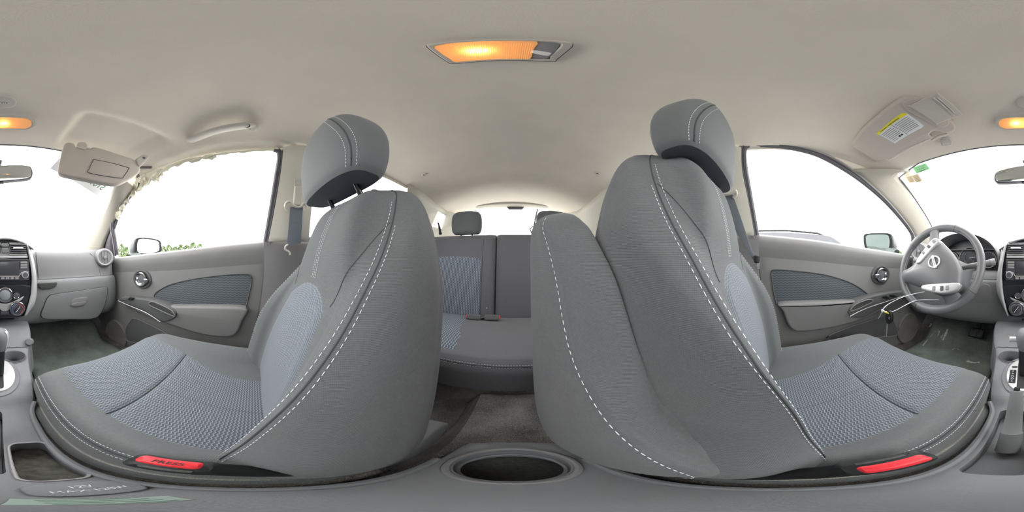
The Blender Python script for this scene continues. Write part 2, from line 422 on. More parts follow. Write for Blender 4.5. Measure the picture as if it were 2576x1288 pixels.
# carpeted floor with a centre tunnel
def floor_z(x, y):
    z = -.60
    z += .105*(1-sstep(.075, .13, abs(x)))*sstep(-.475, -.44, y)
    if y < -.44: z += .13*sstep(-.45, -.475, y)
    if y > .85: z += (y-.85)*.9
    return z
rows = [[V((x, y, floor_z(x, y)+.002*sin(37*x+19*y))) for x in [lerp(-.7, .7, i/70) for i in range(71)]] for y in [lerp(1.25, -1.0, j/90) for j in range(91)]]
nf = int((1.25-.28)/2.25*90)
fl = grid('floor', rows, 'carpet', thick=.01); struct(fl, 'dark grey looped carpet over floor and tunnel')
fm = thing('floor_mat', (-.33, .6, -.6), 'worn driver floor mat with pale scuffs below the pedals', 'floor mat')
rows = [[V((x, y, floor_z(x, y)+.012)) for x in [lerp(-.60, -.135, i/20) for i in range(21)]] for y in [lerp(1.1, .30, j/30) for j in range(31)]]
grid('mat', rows, 'carpet_front', fm, thick=.008)
def onmat(u, v):
    d = ray(u, v); a, b = .2, 2.0
    for _ in range(40):
        t = (a+b)/2; p = d*t
        if p.z < floor_z(p.x, p.y)+.0168: b = t
        else: a = t
    return d*((a+b)/2)
for P_, r_ in (([(2321, 870), (2328, 861), (2335, 853)], .007), ([(2338, 850), (2343, 843), (2349, 836)], .005), ([(2337, 822), (2341, 818), (2343, 814)], .010), ([(2358, 846), (2362, 838), (2364, 832)], .007), ([(2371, 856), (2378, 842), (2384, 828)], .012), ([(2366, 850), (2372, 840)], .006), ([(2432, 908), (2448, 912), (2464, 911)], .010), ([(2395, 880), (2405, 876), (2412, 880)], .004)):
    Q_ = cr([onmat(u, v) for u, v in P_], 6); tube('scuff', Q_, [r_*(.35+.65*random.random()) for _ in Q_], 'scuff', fm, n=6, flat=.12)
fp = thing('floor_mat', (.33, .6, -.6), 'plain dark floor mat in the passenger footwell', 'floor mat')
rows = [[V((x, y, floor_z(x, y)+.010)) for x in [lerp(.135, .62, i/20) for i in range(21)]] for y in [lerp(1.1, .30, j/30) for j in range(31)]]
grid('mat', rows, 'carpet_front', fp, thick=.008)
# firewall and rear body
struct(plate('wall_front', [(-.75, 1.22, -.62), (.75, 1.22, -.62), (.75, 1.22, .05), (-.75, 1.22, .05)], (0, -1, 0), .02, .002, 'carpet_front'), 'firewall at the end of the footwells')

# ---------------------------------------------------------------- windows
def pane(name, pts, n, label):
    v, f = platef(pts, n, .004, .0005); return struct(mk(name, v, f, 'glass', smooth=False), label)
wsT = [V((x, front_edge(x)+.012, ceil_z(x, front_edge(x))+.004)) for x in [lerp(-.54, .54, i/16) for i in range(17)]]
wsB = [V((x, 1.32-.10*(x/.66)**2, .045)) for x in [lerp(-.68, .68, i/16) for i in range(17)]]
rows = []
for k in range(9):
    t = k/8; rows.append([wsT[i].lerp(wsB[i], t)+V((0, .0, .035*sin(pi*t))) for i in range(17)])
struct(grid('window_1', rows, 'glass', thick=.004), 'clear windscreen above the dashboard')
# dark band and trim lip along the windscreen header
tube('trim_1', cr([ony(2366, 634, 1.06), ony(2345, 572, .925), ony(2300, 498, .695), ony(2262, 447, .56)], 4)+[p+V((0, -.012, -.003)) for p in wsT[2:15]], .0045, 'rubber', n=8)
struct(bpy.data.objects['trim_1'], 'dark edge of headliner along the windscreen')
SIDE = {1: 'passenger', -1: 'driver'}
def winpts(s):
    if s > 0: px = [(296, 640), (290, 600), (286, 560), (310, 520), (345, 475), (400, 432), (470, 402), (560, 386), (650, 380), (694, 379), (703, 392), (698, 430), (683, 520), (668, 606), (560, 622), (420, 636)]
    else: px = [(2285, 640), (2293, 615), (2291, 585), (2240, 521), (2180, 466), (2120, 424), (2050, 388), (1970, 370), (1900, 366), (1878, 370), (1872, 385), (1876, 430), (1890, 510), (1904, 590), (2000, 600), (2150, 625)]
    return [ong(u, v, s) for u, v in px]
k = 2
for s in (1, -1):
    o = winpts(s)
    pane('window_%d' % k, [p+V((s*.03, 0, 0)) for p in o], (-s, 0, -.31), 'clear front %s door window' % SIDE[s]); k += 1
# rear door glass, rear quarter glass, tailgate glass
for s in (1, -1):
    q = [(gx(.08)*s, -.20, .08), (gx(.40)*s, -.22, .41), (gx(.40)*s, -.55, .405), (gx(.38)*s, -.70, .385), (gx(.1)*s, -.86, .10)]
    pane('window_%d' % k, [V(p)+V((s*.02, 0, 0)) for p in q], (-s, 0, -.31), 'rear door window behind the %s seat' % SIDE[s]); k += 1
pane('window_%d' % k, [(-.46, -1.50, .12), (.46, -1.50, .12), (.43, -1.47, .40), (.34, -1.46, .44), (-.34, -1.46, .44), (-.43, -1.47, .40)], (0, 1, 0), 'bright tailgate window behind the rear seat')

# ---------------------------------------------------------------- pillars and side trim
def strip(name, A, B, m, label, thick=.012, n=3, bulge=0):
    A = cr(A, 6); B = cr(B, 6); N = max(len(A), len(B))
    def rs(P): return [P[min(len(P)-1, int(round(i*(len(P)-1)/(N-1))))] for i in range(N)]
    A, B = rs(A), rs(B); rows = []
    for i in range(N):
        c = -(A[i]+B[i]).normalized() if bulge else V((0, 0, 0))
        rows.append([A[i].lerp(B[i], j/n)+c*bulge*sin(pi*j/n) for j in range(n+1)])
    return struct(grid(name, rows, m, thick=thick), label)
# windscreen pillars: from header corner to dash end
A = [V((-.46, .548, .412)), ony(2256, 440, .545), ony(2300, 498, .70), ony(2345, 572, .93), ony(2368, 640, 1.08)]
B = [ong(2130, 427, -1), ong(2205, 485, -1), ong(2262, 541, -1), ong(2298, 590, -1), ong(2312, 650, -1)]
strip('trim_2', A, B, 'pillar_dimmed', 'pale windscreen pillar on the driver side', bulge=.010, n=5)
A = [ony(297, 440, .50), ony(287, 468, .56), ony(268, 522, .72), ony(241, 569, .90), ony(206, 621, 1.12), ony(190, 650, 1.2)]
B = [ong(336, 470, 1, -.03), ong(318, 500, 1, -.02), ong(300, 532, 1, -.01), ong(280, 572, 1), ong(264, 612, 1), ong(255, 655, 1)]
strip('trim_3', A, B, 'pillar_dimmed', 'pale windscreen pillar on the passenger side with loose pointed top', bulge=.014, n=6)
strip('trim_22', [b+V((.012, .02, 0)) for b in B[1:]], [ong(350, 468, 1), ong(318, 512, 1), ong(294, 560, 1), ong(284, 600, 1), ong(288, 655, 1)], 'rubber', 'dark door frame edge ahead of the passenger window', n=3)
strip('trim_23', [V((.44, .545, .418)), V((.50, .50, .402)), ong(345, 440, 1, -.02)], [V((.53, .40, .40)), ong(392, 420, 1), ong(350, 468, 1, .02)], 'pillar_low', 'bare roof edge behind the torn passenger pillar trim', n=3)
# door window frames: dark rubber and a lighter inner lip
def wframe(name, s):
    P = cr(winpts(s)[:14], 5); n = V((-s, 0, -.31)).normalized()
    g = thing(name, P[0], 'dark rubber window surround on the %s door' % SIDE[s], 'window seal')
    c = sum(P, V((0, 0, 0)))/len(P)
    for Q in ([P[:24], P[44:]] if s > 0 else [P]):
        tube('outer_seal', [p+n*.002 for p in Q], .010, 'rubber', g, n=8)
        tube('inner_lip', [p+(p-c).normalized()*.016+n*.008 for p in Q], .006, 'rubber_light', g, n=8)
        tube('middle_lip', [p+(p-c).normalized()*.009+n*.010 for p in Q], .004, 'rubber', g, n=8)
    return g
wframe('window_seal', 1); wframe('window_seal', -1)
# centre pillars
def bpillar(s, k):
    up, lo = ('trim_%d' % k), ('trim_%d' % (k+1))
    if s > 0: a = [(714, 372), (708, 430), (693, 520), (676, 607)]; b = [(800, 372), (790, 440), (782, 520), (774, 607)]
    else: a = [(1864, 372), (1866, 430), (1882, 510), (1897, 592)]; b = [(1770, 372), (1782, 440), (1790, 510), (1800, 592)]
    A = [ong(u, v, s, -.012) for u, v in a]; B = [ong(u, v, s, -.012) for u, v in b]
    A = cr(A, 5); B = cr(B, 5); rows = []
    for p, q in zip(A, B):
        d = V((-s, 0, -.2)).normalized(); rows.append([p-d*.03, p+d*.006]+[p.lerp(q, j/6)+d*.018*sin(pi*(j+.6)/7) for j in range(1, 6)]+[q+d*.006, q-d*.03])
    struct(grid(up, rows, 'pillar', thick=.004, sharp=60), 'pale upper centre pillar beside the %s seat' % SIDE[s])
    if s > 0: a = [(664, 602), (664, 700), (645, 830), (612, 925)]; b = [(774, 607), (775, 700), (778, 830), (780, 930)]
    else: a = [(1909, 586), (1910, 700), (1935, 830), (1962, 905)]; b = [(1800, 592), (1795, 700), (1790, 830), (1790, 930)]
    A = cr([onx(u, v, s*(XD-.012)) for u, v in a], 5); B = cr([onx(u, v, s*(XD-.012)) for u, v in b], 5); rows = []
    for p, q in zip(A, B):
        d = V((-s, 0, 0)); rows.append([p-d*.03, p+d*.004]+[p.lerp(q, j/6)+d*.02*sin(pi*(j+.6)/7) for j in range(1, 6)]+[q+d*.004, q-d*.03])
    struct(grid(lo, rows, 'pillar_low', thick=.004, sharp=60), 'grey lower centre pillar beside the %s seat' % SIDE[s])
bpillar(1, 4); bpillar(-1, 6)
# rear side walls, rear pillars, tailgate frame
for s, nm in ((1, 'wall_right'), (-1, 'wall_left')):
    v1 = platef([(s*.67, -.20, -.6), (s*.67, -1.6, -.6), (s*.67, -1.6, .09), (s*.67, -.20, .085)], (-s, 0, 0), .02, .01)
    o = mk(nm, v1[0], v1[1], 'pillar_low'); struct(o, 'grey rear door and side panel on the %s side' % SIDE[s])
kt = 8
for s in (1, -1):
    P = []
    for (y, z0) in ((-.72, .08), (-.85, .08), (-1.0, .08), (-1.12, .08), (-1.26, .08), (-1.38, .08), (-1.5, .08)):
        x0 = .66 if y > -1.2 else lerp(.66, .46, (-1.2-y)/.3)
        row = []
        for i in range(9):
            t = i/8; z = lerp(z0, ceil_z(.5, y)-.01, t); x = lerp(x0, .535 if y > -1.3 else .44, t**1.3); row.append(V((s*x, y-(0 if y < -.9 else .10*(1-t)), z)))
        P.append(row)
    v_, f_ = gridf(P); f_ = [q for n_, q in enumerate(f_) if not (s > 0 and n_//8 == 3 and 4 <= n_ % 8 <= 6)]
    tr = mk('trim_%d' % kt, v_, f_, 'pillar'); tr.modifiers.new('thickness', 'SOLIDIFY').thickness = .01
    struct(tr, 'pale rear corner pillar trim on the %s side' % SIDE[s]); kt += 1
    if s > 0: q = [P[3][4], P[4][4], P[4][7], P[3][7]]; pane('window_%d' % (7+kt), [p+V((s*.012, 0, 0)) for p in q], (-s, 0, -.2), 'small rear quarter window on the %s side' % SIDE[s])
# headliner drop along the sides above the doors
for s in (1, -1):
    rows = []
    for j in range(40):
        y = lerp(.50, -1.45, j/39); xe = .55
        row = [V((s*xe, y, ceil_z(xe, y)))]
        zt = min(ceil_z(xe, y), .432 if y < .15 else .432-.8*(y-.15)**2) if s > 0 else (ceil_z(xe, y)+.008 if y < .08 else min(ceil_z(xe, y)+.008, tab([(.0, .436), (.08, .434), (.163, .425), (.279, .392), (.415, .352), (.52, .312)], y)[0]+.008))
        for i in range(1, 5):
            t = i/4; z = lerp(ceil_z(xe, y), zt-.012, t); row.append(V((s*(lerp(xe, gx(z)-.003, t)), y, z)))
        rows.append(row)
    struct(grid('trim_%d' % kt, rows, 'headliner', thick=.006), 'soft headliner edge above the %s doors' % SIDE[s]); kt += 1
# tailgate frame
T = [(-.5, -1.52, .10), (-.47, -1.48, .38), (-.36, -1.465, .440), (0, -1.46, .452), (.36, -1.465, .440), (.47, -1.48, .38), (.5, -1.52, .10)]
O = [(-.66, -1.50, .08), (-.55, -1.47, .42), (-.42, -1.36, .44), (0, -1.34, .462), (.42, -1.36, .44), (.55, -1.47, .42), (.66, -1.50, .08)]
strip('trim_%d' % kt, [V(p) for p in T], [V(p) for p in O], 'pillar_dimmed', 'pale tailgate window surround', thick=.02, n=4, bulge=.012); kt += 1
struct(plate('wall_rear', [(-.68, -1.55, -.6), (.68, -1.55, -.6), (.68, -1.55, .13), (-.68, -1.55, .13)], (0, 1, 0), .03, .005, 'pillar_low'), 'grey tailgate panel behind the rear seat')
bl = thing('brake_light', (0, -1.43, .45), 'dark high brake light at the top of the tailgate window', 'brake light')
plate('housing', [ony(1275, 520, -1.42), ony(1280, 526, -1.42), ony(1314, 526, -1.42), ony(1319, 520, -1.42)], (0, 1, 0), .03, .003, 'rubber', bl)

# ================================================================== FRONT SEATS
SEAT = [  # z, seam half, side half, back half, seam y, front y, back y
 (-.440, .185, .212, .195, .012, -.020, -.105),
 (-.415, .205, .240, .222, .024, -.018, -.120),
 (-.360, .212, .252, .240, .027, -.016, -.142),
 (-.290, .205, .243, .234, .013, -.028, -.182),
 (-.200, .200, .231, .224, -.012, -.052, -.228),
 (-.130, .190, .222, .213, -.050, -.080, -.262),
 (-.060, .172, .207, .199, -.110, -.116, -.295),
 (.000, .155, .190, .181, -.165, -.130, -.309),
 (.060, .138, .173, .160, -.208, -.150, -.317),
 (.105, .124, .155, .138, -.233, -.172, -.319),
 (.132, .112, .135, .115, -.247, -.200, -.312),
 (.148, .092, .105, .090, -.256, -.226, -.302),
 (.156, .05, .06, .05, -.262, -.245, -.290)]
CX = .325
class Seat: pass
def seat_section(z):
    hs, hm, hb, ys, yf, yb = tab(SEAT, z); hi = hs*.64
    c = [(-hs, ys), (-lerp(hs, hm, .85), lerp(ys, yb, .22)), (-hm, lerp(ys, yb, .52)), (-lerp(hm, hb, .6), lerp(ys, yb, .8)), (-hb*.88, yb),
         (0, yb-.014), (hb*.88, yb), (lerp(hm, hb, .6), lerp(ys, yb, .8)), (hm, lerp(ys, yb, .52)), (lerp(hs, hm, .85), lerp(ys, yb, .22)), (hs, ys),
         (lerp(hi, hs, .5), lerp(yf, ys, .62)+.004), (hi, yf+.002), (0, yf), (-hi, yf+.002), (-lerp(hi, hs, .5), lerp(yf, ys, .62)+.004)]
    return c
def crp(c, t):
    n = len(c); i = int(math.floor(t)) % n; f = t-math.floor(t)
    p0, p1, p2, p3 = c[i-1], c[i], c[(i+1) % n], c[(i+2) % n]
    return tuple(.5*(2*p1[k]+(p2[k]-p0[k])*f+(2*p0[k]-5*p1[k]+4*p2[k]-p3[k])*f*f+(3*p1[k]-p0[k]-3*p2[k]+p3[k])*f**3) for k in (0, 1))
def make_seat(s, label):
    t = thing('front_seat', (s*CX, .1, -.6), label, 'car seat', 'front seats')
    if s > 0: T = lambda h, y, z: V((CX+h, y, z))
    else: T = lambda h, y, z: V((-(CX+(h if h > -.193 or z > .04 else -.193+(h+.193)*lerp(1, .2, sstep(-.36, -.24, z)))), y+.015+(z+.35)*.09, z+(z+.42)*.12))
    Tn = lambda h, y, z: V((s*(CX+h), y, z))
    # -- backrest shell (sides and rear)
    zs = [lerp(-.44, .156, k/64) for k in range(65)]; NS = 6; rows = []
    for z in zs:
        c = seat_section(z); rows.append([T(*crp(c, j/NS), z) for j in range(16*NS)])
    ctr = sum(rows[-1], V((0, 0, 0)))/len(rows[-1]); rows.append([ctr+(p-ctr)*.4+V((0, 0, .002)) for p in rows[-1]])
    v, f = gridf(rows, cu=True, cap0=True, cap1=True)
    uv = []
    ml = [0]; mid = rows[30]
    for j in range(1, len(mid)): ml.append(ml[-1]+(mid[j]-mid[j-1]).length)
    for i, r_ in enumerate(rows):
        for j in range(len(r_)): uv.append((ml[j], i*.0098))
    sh = mk('backrest', v, f, 'seat_side', t, uvs=uv, sharp=70)
    # -- patterned centre panel of the backrest
    def front(h, z, lift=.0):
        c = seat_section(z); best = None
        a, b = 10.0, 16.0
        for _ in range(26):
            m_ = (a+b)/2
            if crp(c, m_)[0] > h: a = m_
            else: b = m_
        x, y = crp(c, (a+b)/2); return T(h, y+lift, z)
    def hi(z): return lerp(.100, .128, sstep(-.08, -.26, z)) if z > -.26 else .128
    rows = []
    for i in range(41):
        r_ = []
        for j in range(25):
            a = lerp(-1, 1, j/24); zt = -.048-.038*abs(a)**2.4; z = lerp(-.405, zt, i/40); e = max(abs(a), 0)
            edge = min(1-e, (1-i/40))/.06; r_.append(front(a*hi(z), z, .0045 if edge > .5 else -.001))
        rows.append(r_)
    grid('back_insert', rows, 'insert_back', t)
    # -- seams and stitching on the backrest
    def line(tt, z0, z1, n=70, lift=.0015):
        o = []
        for k in range(n+1):
            z = lerp(z0, z1, k/n); c = seat_section(z); a = crp(c, tt); b = crp(c, tt+.02); cx_ = crp(c, tt+8)
            d = V((b[0]-a[0], b[1]-a[1], 0)); nn = V((d.y, -d.x, 0)).normalized()
            if nn.dot(V((a[0], a[1]+.1, 0))) < 0: nn = -nn
            o.append(T(a[0]+nn.x*lift, a[1]+nn.y*lift, z))
        return o
    tube('seam', line(0, -.40, .148, lift=.0), .0013, 'seam', t, n=6)
    tube('seam', line(10, -.40, .148, lift=.0), .0016, 'seam', t, n=6)
    stitch('stitching', [line(.16, -.38, .148), line(-.24, -.38, .148), line(9.84, -.38, .148), line(10.24, -.38, .148)], t, .0056, .0034, .00054)
    stitch('stitching', [[front(dx, lerp(-.046, .13, k/40), .0012) for k in range(41)] for dx in (-.009, 0, .009)], t, .0032, .0020, .00042)
    for q in (-1, 1):
        tube('seam', [front(q*lerp(.108, .136, (k/20)**.7), lerp(-.078, .058, k/20), .0004) for k in range(21)], .0008, 'seam', t, n=5)
    # -- recliner cover at the foot of the inner side
    prof = [(-.215, -.40), (-.12, -.445), (-.02, -.45), (.03, -.43), (.0, -.405), (-.08, -.39), (-.15, -.36), (-.19, -.36)]
    v, f = platef([Tn(-.238, y, z) for y, z in cr([(y, z, 0) for y, z in prof], 4, True) for _ in (0,)] if False else [Tn(-.238, p.x, p.y) for p in cr([(y, z, 0) for y, z in prof], 4, True)], (-s, 0, 0), .03, .006)
    mk('recliner_cover', v, f, 'dash_low', t)
    # -- cushion
    CU = [  # y, half, crest z, insert z, bottom z
     (-.10, .225, -.375, -.405, -.445), (-.02, .24, -.352, -.395, -.440), (.08, .246, -.341, -.374, -.437), (.18, .249, -.336, -.350, -.434),
     (.28, .25, -.333, -.332, -.430), (.345, .249, -.333, -.326, -.428), (.378, .246, -.345, -.334, -.427), (.398, .240, -.362, -.352, -.426), (.410, .232, -.388, -.380, -.425), (.412, .226, -.41, -.405, -.424)]
    def csec(y):
        hw, zc, zi, zb = tab(CU, y); sl = zc-.018
        return [(-hw+.03, zb), (-hw+.006, zb+.012), (-hw, lerp(zb, sl, .5)), (-hw+.008, sl), (-hw+.03, zc), (-.186, lerp(zc, zi, .55)), (-.16, zi), (-.08, zi-.003), (0, zi-.004), (.08, zi-.003),
                (.15, zi), (.178, lerp(zc, zi, .5)), (hw-.03, zc), (hw-.008, sl), (hw, lerp(zb, sl, .5)), (hw-.006, zb+.012), (hw-.03, zb)]
    rows = []
    for k in range(57):
        y = lerp(-.10, .412, k/56) if k < 40 else lerp(lerp(-.10, .412, 39/56), .412, ((k-39)/17))
        c = csec(y); rows.append([Tn(crp2[0], y, crp2[1]) for crp2 in (((p.x, p.y)) for p in cr([(a, b, 0) for a, b in c], 5, True))])
    v, f = gridf(rows, cu=True, cap0=True, cap1=True); uv = griduv(rows)
    mk('cushion', v, f, 'seat_cloth', t, uvs=uv, sharp=70)
    def ctop(h, y, lift=.003):
        c = csec(y); P = cr([(a, b, 0) for a, b in c], 5, True)[15:66]
        for i in range(1, len(P)):
            if P[i].x >= h:
                w_ = (h-P[i-1].x)/max(1e-6, P[i].x-P[i-1].x); return Tn(h, y, lerp(P[i-1].y, P[i].y, w_)+lift)
        return Tn(h, y, P[-1].y+lift)
    def hwout(y): return lerp(.085, .158, sstep(.02, .34, y))
    for (y0, y1) in ((-.06, .188), (.188, .372)):
        rows = []
        for i in range(25):
            r_ = []
            for j in range(31):
                a = j/30; yy = lerp(y0, y1, i/24); yy += .02*a*(1 if y0 > 0 and i == 0 or (y0 < 0 and i == 24) else (1-i/24 if y0 > 0 else i/24))
                h = lerp(-.182, hwout(yy), a); e = min(a, 1-a, i/24 if y0 > 0 else 1, 1-i/24 if y0 < 0 else 1)
                r_.append(ctop(h, yy, .0038 if e > .02 else -.0005))
            rows.append(r_)
        grid('cushion_insert', rows, 'insert_cloth', t)
    tube('seam', [ctop(lerp(-.182, hwout(.2), k/20), .188+.02*k/20, .0012) for k in range(21)], .0011, 'seam', t, n=5)
    tube('seam', [ctop(-.045-.01*k/20, lerp(.19, -.05, k/20), .0036) for k in range(21)], .0006, 'seam', t, n=5)
    def sidepath(dz, dh, y0=-.02, y1=.40):
        o = []
        for k in range(50):
            y = lerp(y0, y1, k/49); hw, zc, zi, zb = tab(CU, y); o.append(Tn(-hw+.0085+dh, y, zc-.018+dz))
        return o
    tube('seam', sidepath(.0015, -.0005), .0013, 'seam', t, n=5)
    stitch('stitching', [sidepath(.0065, .0035), sidepath(-.0045, -.0045)], t, .0034, .0018, .0006)
    # -- felt edged base below the cushion, slide rail
    rows = []
    for k in range(33):
        y = lerp(-.09, .405, k/32); hw, _, _, zb = tab(CU, y); w_ = .002*sin(k*2.1)
        rows.append([Tn(-hw+.016, y, zb+.006), Tn(-hw+.004, y, zb+.010), Tn(-hw-.002, y, zb-.002), Tn(-hw-.004+w_*.3, y, zb-.014), Tn(-hw-.009, y, zb-.018), Tn(-hw-.014, y, zb-.024)])
    grid('side_valance', rows, 'felt', t, thick=.004)
    for q in (-.19, .19): box('slide_rail', Tn(q, .13, -.552), (.035, .5, .09), 'metal_rail' if q > 0 else 'black', t, b=.004)
    box('seat_pan', Tn(0, .13, -.483), (.40, .44, .05), 'black', t, b=.008)
    box('track_cover', Tn(.243, -.03, -.545), (.05, .10, .02), 'metal_rail', t, b=.004)
    # -- headrest
    HR = [  # z, half width, front y, back y
     (.148, .124, -.128, -.212), (.158, .133, -.121, -.220), (.20, .141, -.116, -.226), (.25, .137, -.113, -.226), (.295, .119, -.114, -.220), (.325, .092, -.120, -.206), (.340, .060, -.131, -.190), (.345, .028, -.145, -.176)]
    if s > 0: TH = lambda h, y, z: V((CX+h, y, z))
    else: TH = lambda h, y, z: V((-(CX+h), y+.036, z+.042))
    def hsec(z, n=72):
        hw, yf, yb = tab(HR, z); o = []
        for k in range(n):
            a = 2*pi*k/n; ca, sa = cos(a), sin(a); e = .44
            x = hw*math.copysign(abs(ca)**e, ca); yy = math.copysign(abs(sa)**.54, sa)
            dep = 1-.16*(x/hw)**2 if sa > 0 else 1-.1*(x/hw)**2
            o.append((x, (yf+yb)/2+(yf-yb)/2*yy*dep))
        return o
    zs = [lerp(.148, .345, k/30) for k in range(31)]
    rows = [[TH(x, y, z) for x, y in hsec(z)] for z in zs]
    v, f = gridf(rows, cu=True, cap1=True); hr = mk('headrest', v, f, 'headrest_cloth', t, sharp=80)
    r0 = rows[0]; c0 = sum(r0, V((0, 0, 0)))/len(r0)
    und = [[c0+(p-c0)*k+V((0, 0, .004*(k < .95)-.006*(k < .6))) for p in r0] for k in (1.0, .96, .6, .05)]
    v, f = gridf(und, cu=True, cap1=True); mk('underside', v, f, 'headrest_under', hr, sharp=80)
    k0 = 28                                                   # inner front ridge
    def rp(k, lift=1.004):
        o = []
        for i in range(1, 30):
            kk = k-5.2*sstep(2, 29, i); a = int(kk); c = sum(rows[i], V((0, 0, 0)))/72
            o.append(c+(rows[i][a].lerp(rows[i][a+1], kk-a)-c)*lift)
        return o
    tube('seam', cr(rp(k0, 1.0), 2), .0015, 'seam', hr, n=5)
    stitch('stitching', [cr(rp(k0-2, 1.006), 3), cr(rp(k0+2, 1.006), 3)], hr, .0040, .0024, .0005)
    tube('seam', [p+V((0, 0, .003)) for p in r0[18:40]], .001, 'thread', hr, n=5)
    for q in (-.06, .06):
        ptop = TH(q, -.18, .165); pbot = front(q, .10, -.05) if s > 0 else T(q, -.24, .12)
        tube('post', [ptop, ptop.lerp(pbot, .5), pbot+V((0, 0, -.02))], .0065, 'gloss_black', t, n=10)
        lathe('guide', [(.010, 0), (.010, .006), (.007, .009)], T(q, -.235, .142), (0, 0, 1), 'black', t, n=16)
    return t, T
seatP, TP = make_seat(1, 'grey cloth front passenger seat with blue-grey zigzag inserts and lower headrest')
seatD, TD = make_seat(-1, 'grey cloth driver seat with folded-up armrest and raised headrest')
# folded-up armrest on the driver seat
ARM = [  # z, front-inner x, y, back-inner x, back y, front-outer y
 (-.405, -.078, -.075, -.052, -.175, -.060), (-.39, -.072, -.050, -.042, -.215, -.035), (-.35, -.068, -.034, -.036, -.262, -.024), (-.30, -.068, -.046, -.034, -.286, -.040),
 (-.233, -.069, -.078, -.033, -.296, -.072), (-.185, -.070, -.122, -.033, -.302, -.100), (-.127, -.070, -.190, -.033, -.312, -.122), (-.035, -.068, -.245, -.034, -.328, -.165),
 (.02, -.062, -.278, -.036, -.336, -.212), (.055, -.058, -.300, -.042, -.340, -.248), (.075, -.066, -.306, -.055, -.336, -.270), (.084, -.078, -.312, -.072, -.328, -.295)]
def asec(z):
    xs, ys, xb, yb, yo = tab(ARM, z); xo = -.128 if z < .05 else lerp(-.128, -.112, (z-.05)/.034)
    return [(xs, ys), (lerp(xs, xb, .45)+.003, lerp(ys, yb, .45)), (lerp(xs, xb, .85)+.003, lerp(ys, yb, .82)), (xb-.012, yb), (lerp(xb, xo, .6), yb-.004), (xo, yb+.02), (xo-.002, lerp(yb, yo, .5)), (xo, yo-.012), (xo+.010, yo), (lerp(xs, xo, .5), lerp(ys, yo, .6)+.008)]
rows = [[V((*crp(asec(z), j/6), z)) for j in range(60)] for z in [lerp(-.405, .084, k/60) for k in range(61)]]
v, f = gridf(rows, cu=True, cap0=True, cap1=True); mid = rows[30]; ml = [0]
for j in range(1, 60): ml.append(ml[-1]+(mid[j]-mid[j-1]).length)
arm = mk('armrest', v, f, 'seat_side', seatD, uvs=[(ml[j], i*.0086) for i in range(61) for j in range(60)], sharp=70)
def aline(tt, z0, z1, lift):
    o = []
    for k in range(61):
        z = lerp(z0, z1, k/60); a = crp(asec(z), tt); o.append(V((a[0]+lift, a[1]+lift, z)))
    return o
stitch('stitching', [aline(.0, -.375, .075, .0012)], arm, .0068, .0046, .0006)

# ================================================================== REAR SEAT
rc = thing('rear_bench', (0, -.7, -.6), 'dark rear bench seat with split backrest, zigzag inserts and headrests', 'car seat')
RC = [(-.432, -.395, -.475), (-.437, -.362, -.485), (-.450, -.342, -.49), (-.475, -.333, -.49), (-.6, -.333, -.49), (-.8, -.352, -.49), (-.96, -.375, -.49), (-1.0, -.385, -.49)]
rows = []
for x in [lerp(-.63, .63, i/40) for i in range(41)]:
    e = max(0, (abs(x)-.58)/.05); bow = .018*(x/.6)**2
    top = [V((x, y+bow*(y > -.5)*0-.0, z-.02*e*e)) for y, z, _ in RC]
    rows.append([V((x, -.448, -.49))]+top+[V((x, -1.0, -.49))])
rows2 = []
for r_ in rows: rows2.append(cr(r_[:-1], 4)+[r_[-1]])
grid('cushion', rows2, 'rear_cloth', rc)
def rtop(x, y):
    for i in range(len(RC)-1):
        if RC[i+1][0] <= y <= RC[i][0]:
            t = (RC[i][0]-y)/(RC[i][0]-RC[i+1][0]); return lerp(RC[i][1], RC[i+1][1], t)
    return RC[-1][1]
for s in (1, -1):
    rows = []
    for i in range(20):
        y = lerp(-.470, -.95, i/19); x0 = lerp(.165, .235, sstep(-.46, -.8, y)) if s > 0 else .2
        rows.append([V((s*lerp(x0, .56, j/16), y, rtop(0, y)+(.004 if 0 < j < 16 and i > 0 else -.001))) for j in range(17)])
    grid('cushion_insert', rows, 'insert_rear', rc, uv=[(p.x, p.y) for r_ in rows for p in r_])
stitch('stitching', [[V((lerp(-.6, .6, k/60), -.4405, -.3515)) for k in range(61)], [V((lerp(-.6, .6, k/60), -.4375, -.3605)) for k in range(61)]], rc, .005, .003, .0006)
tube('seam', [V((lerp(-.6, .6, k/60), -.438, -.356)) for k in range(61)], .0014, 'seam', rc, n=5)
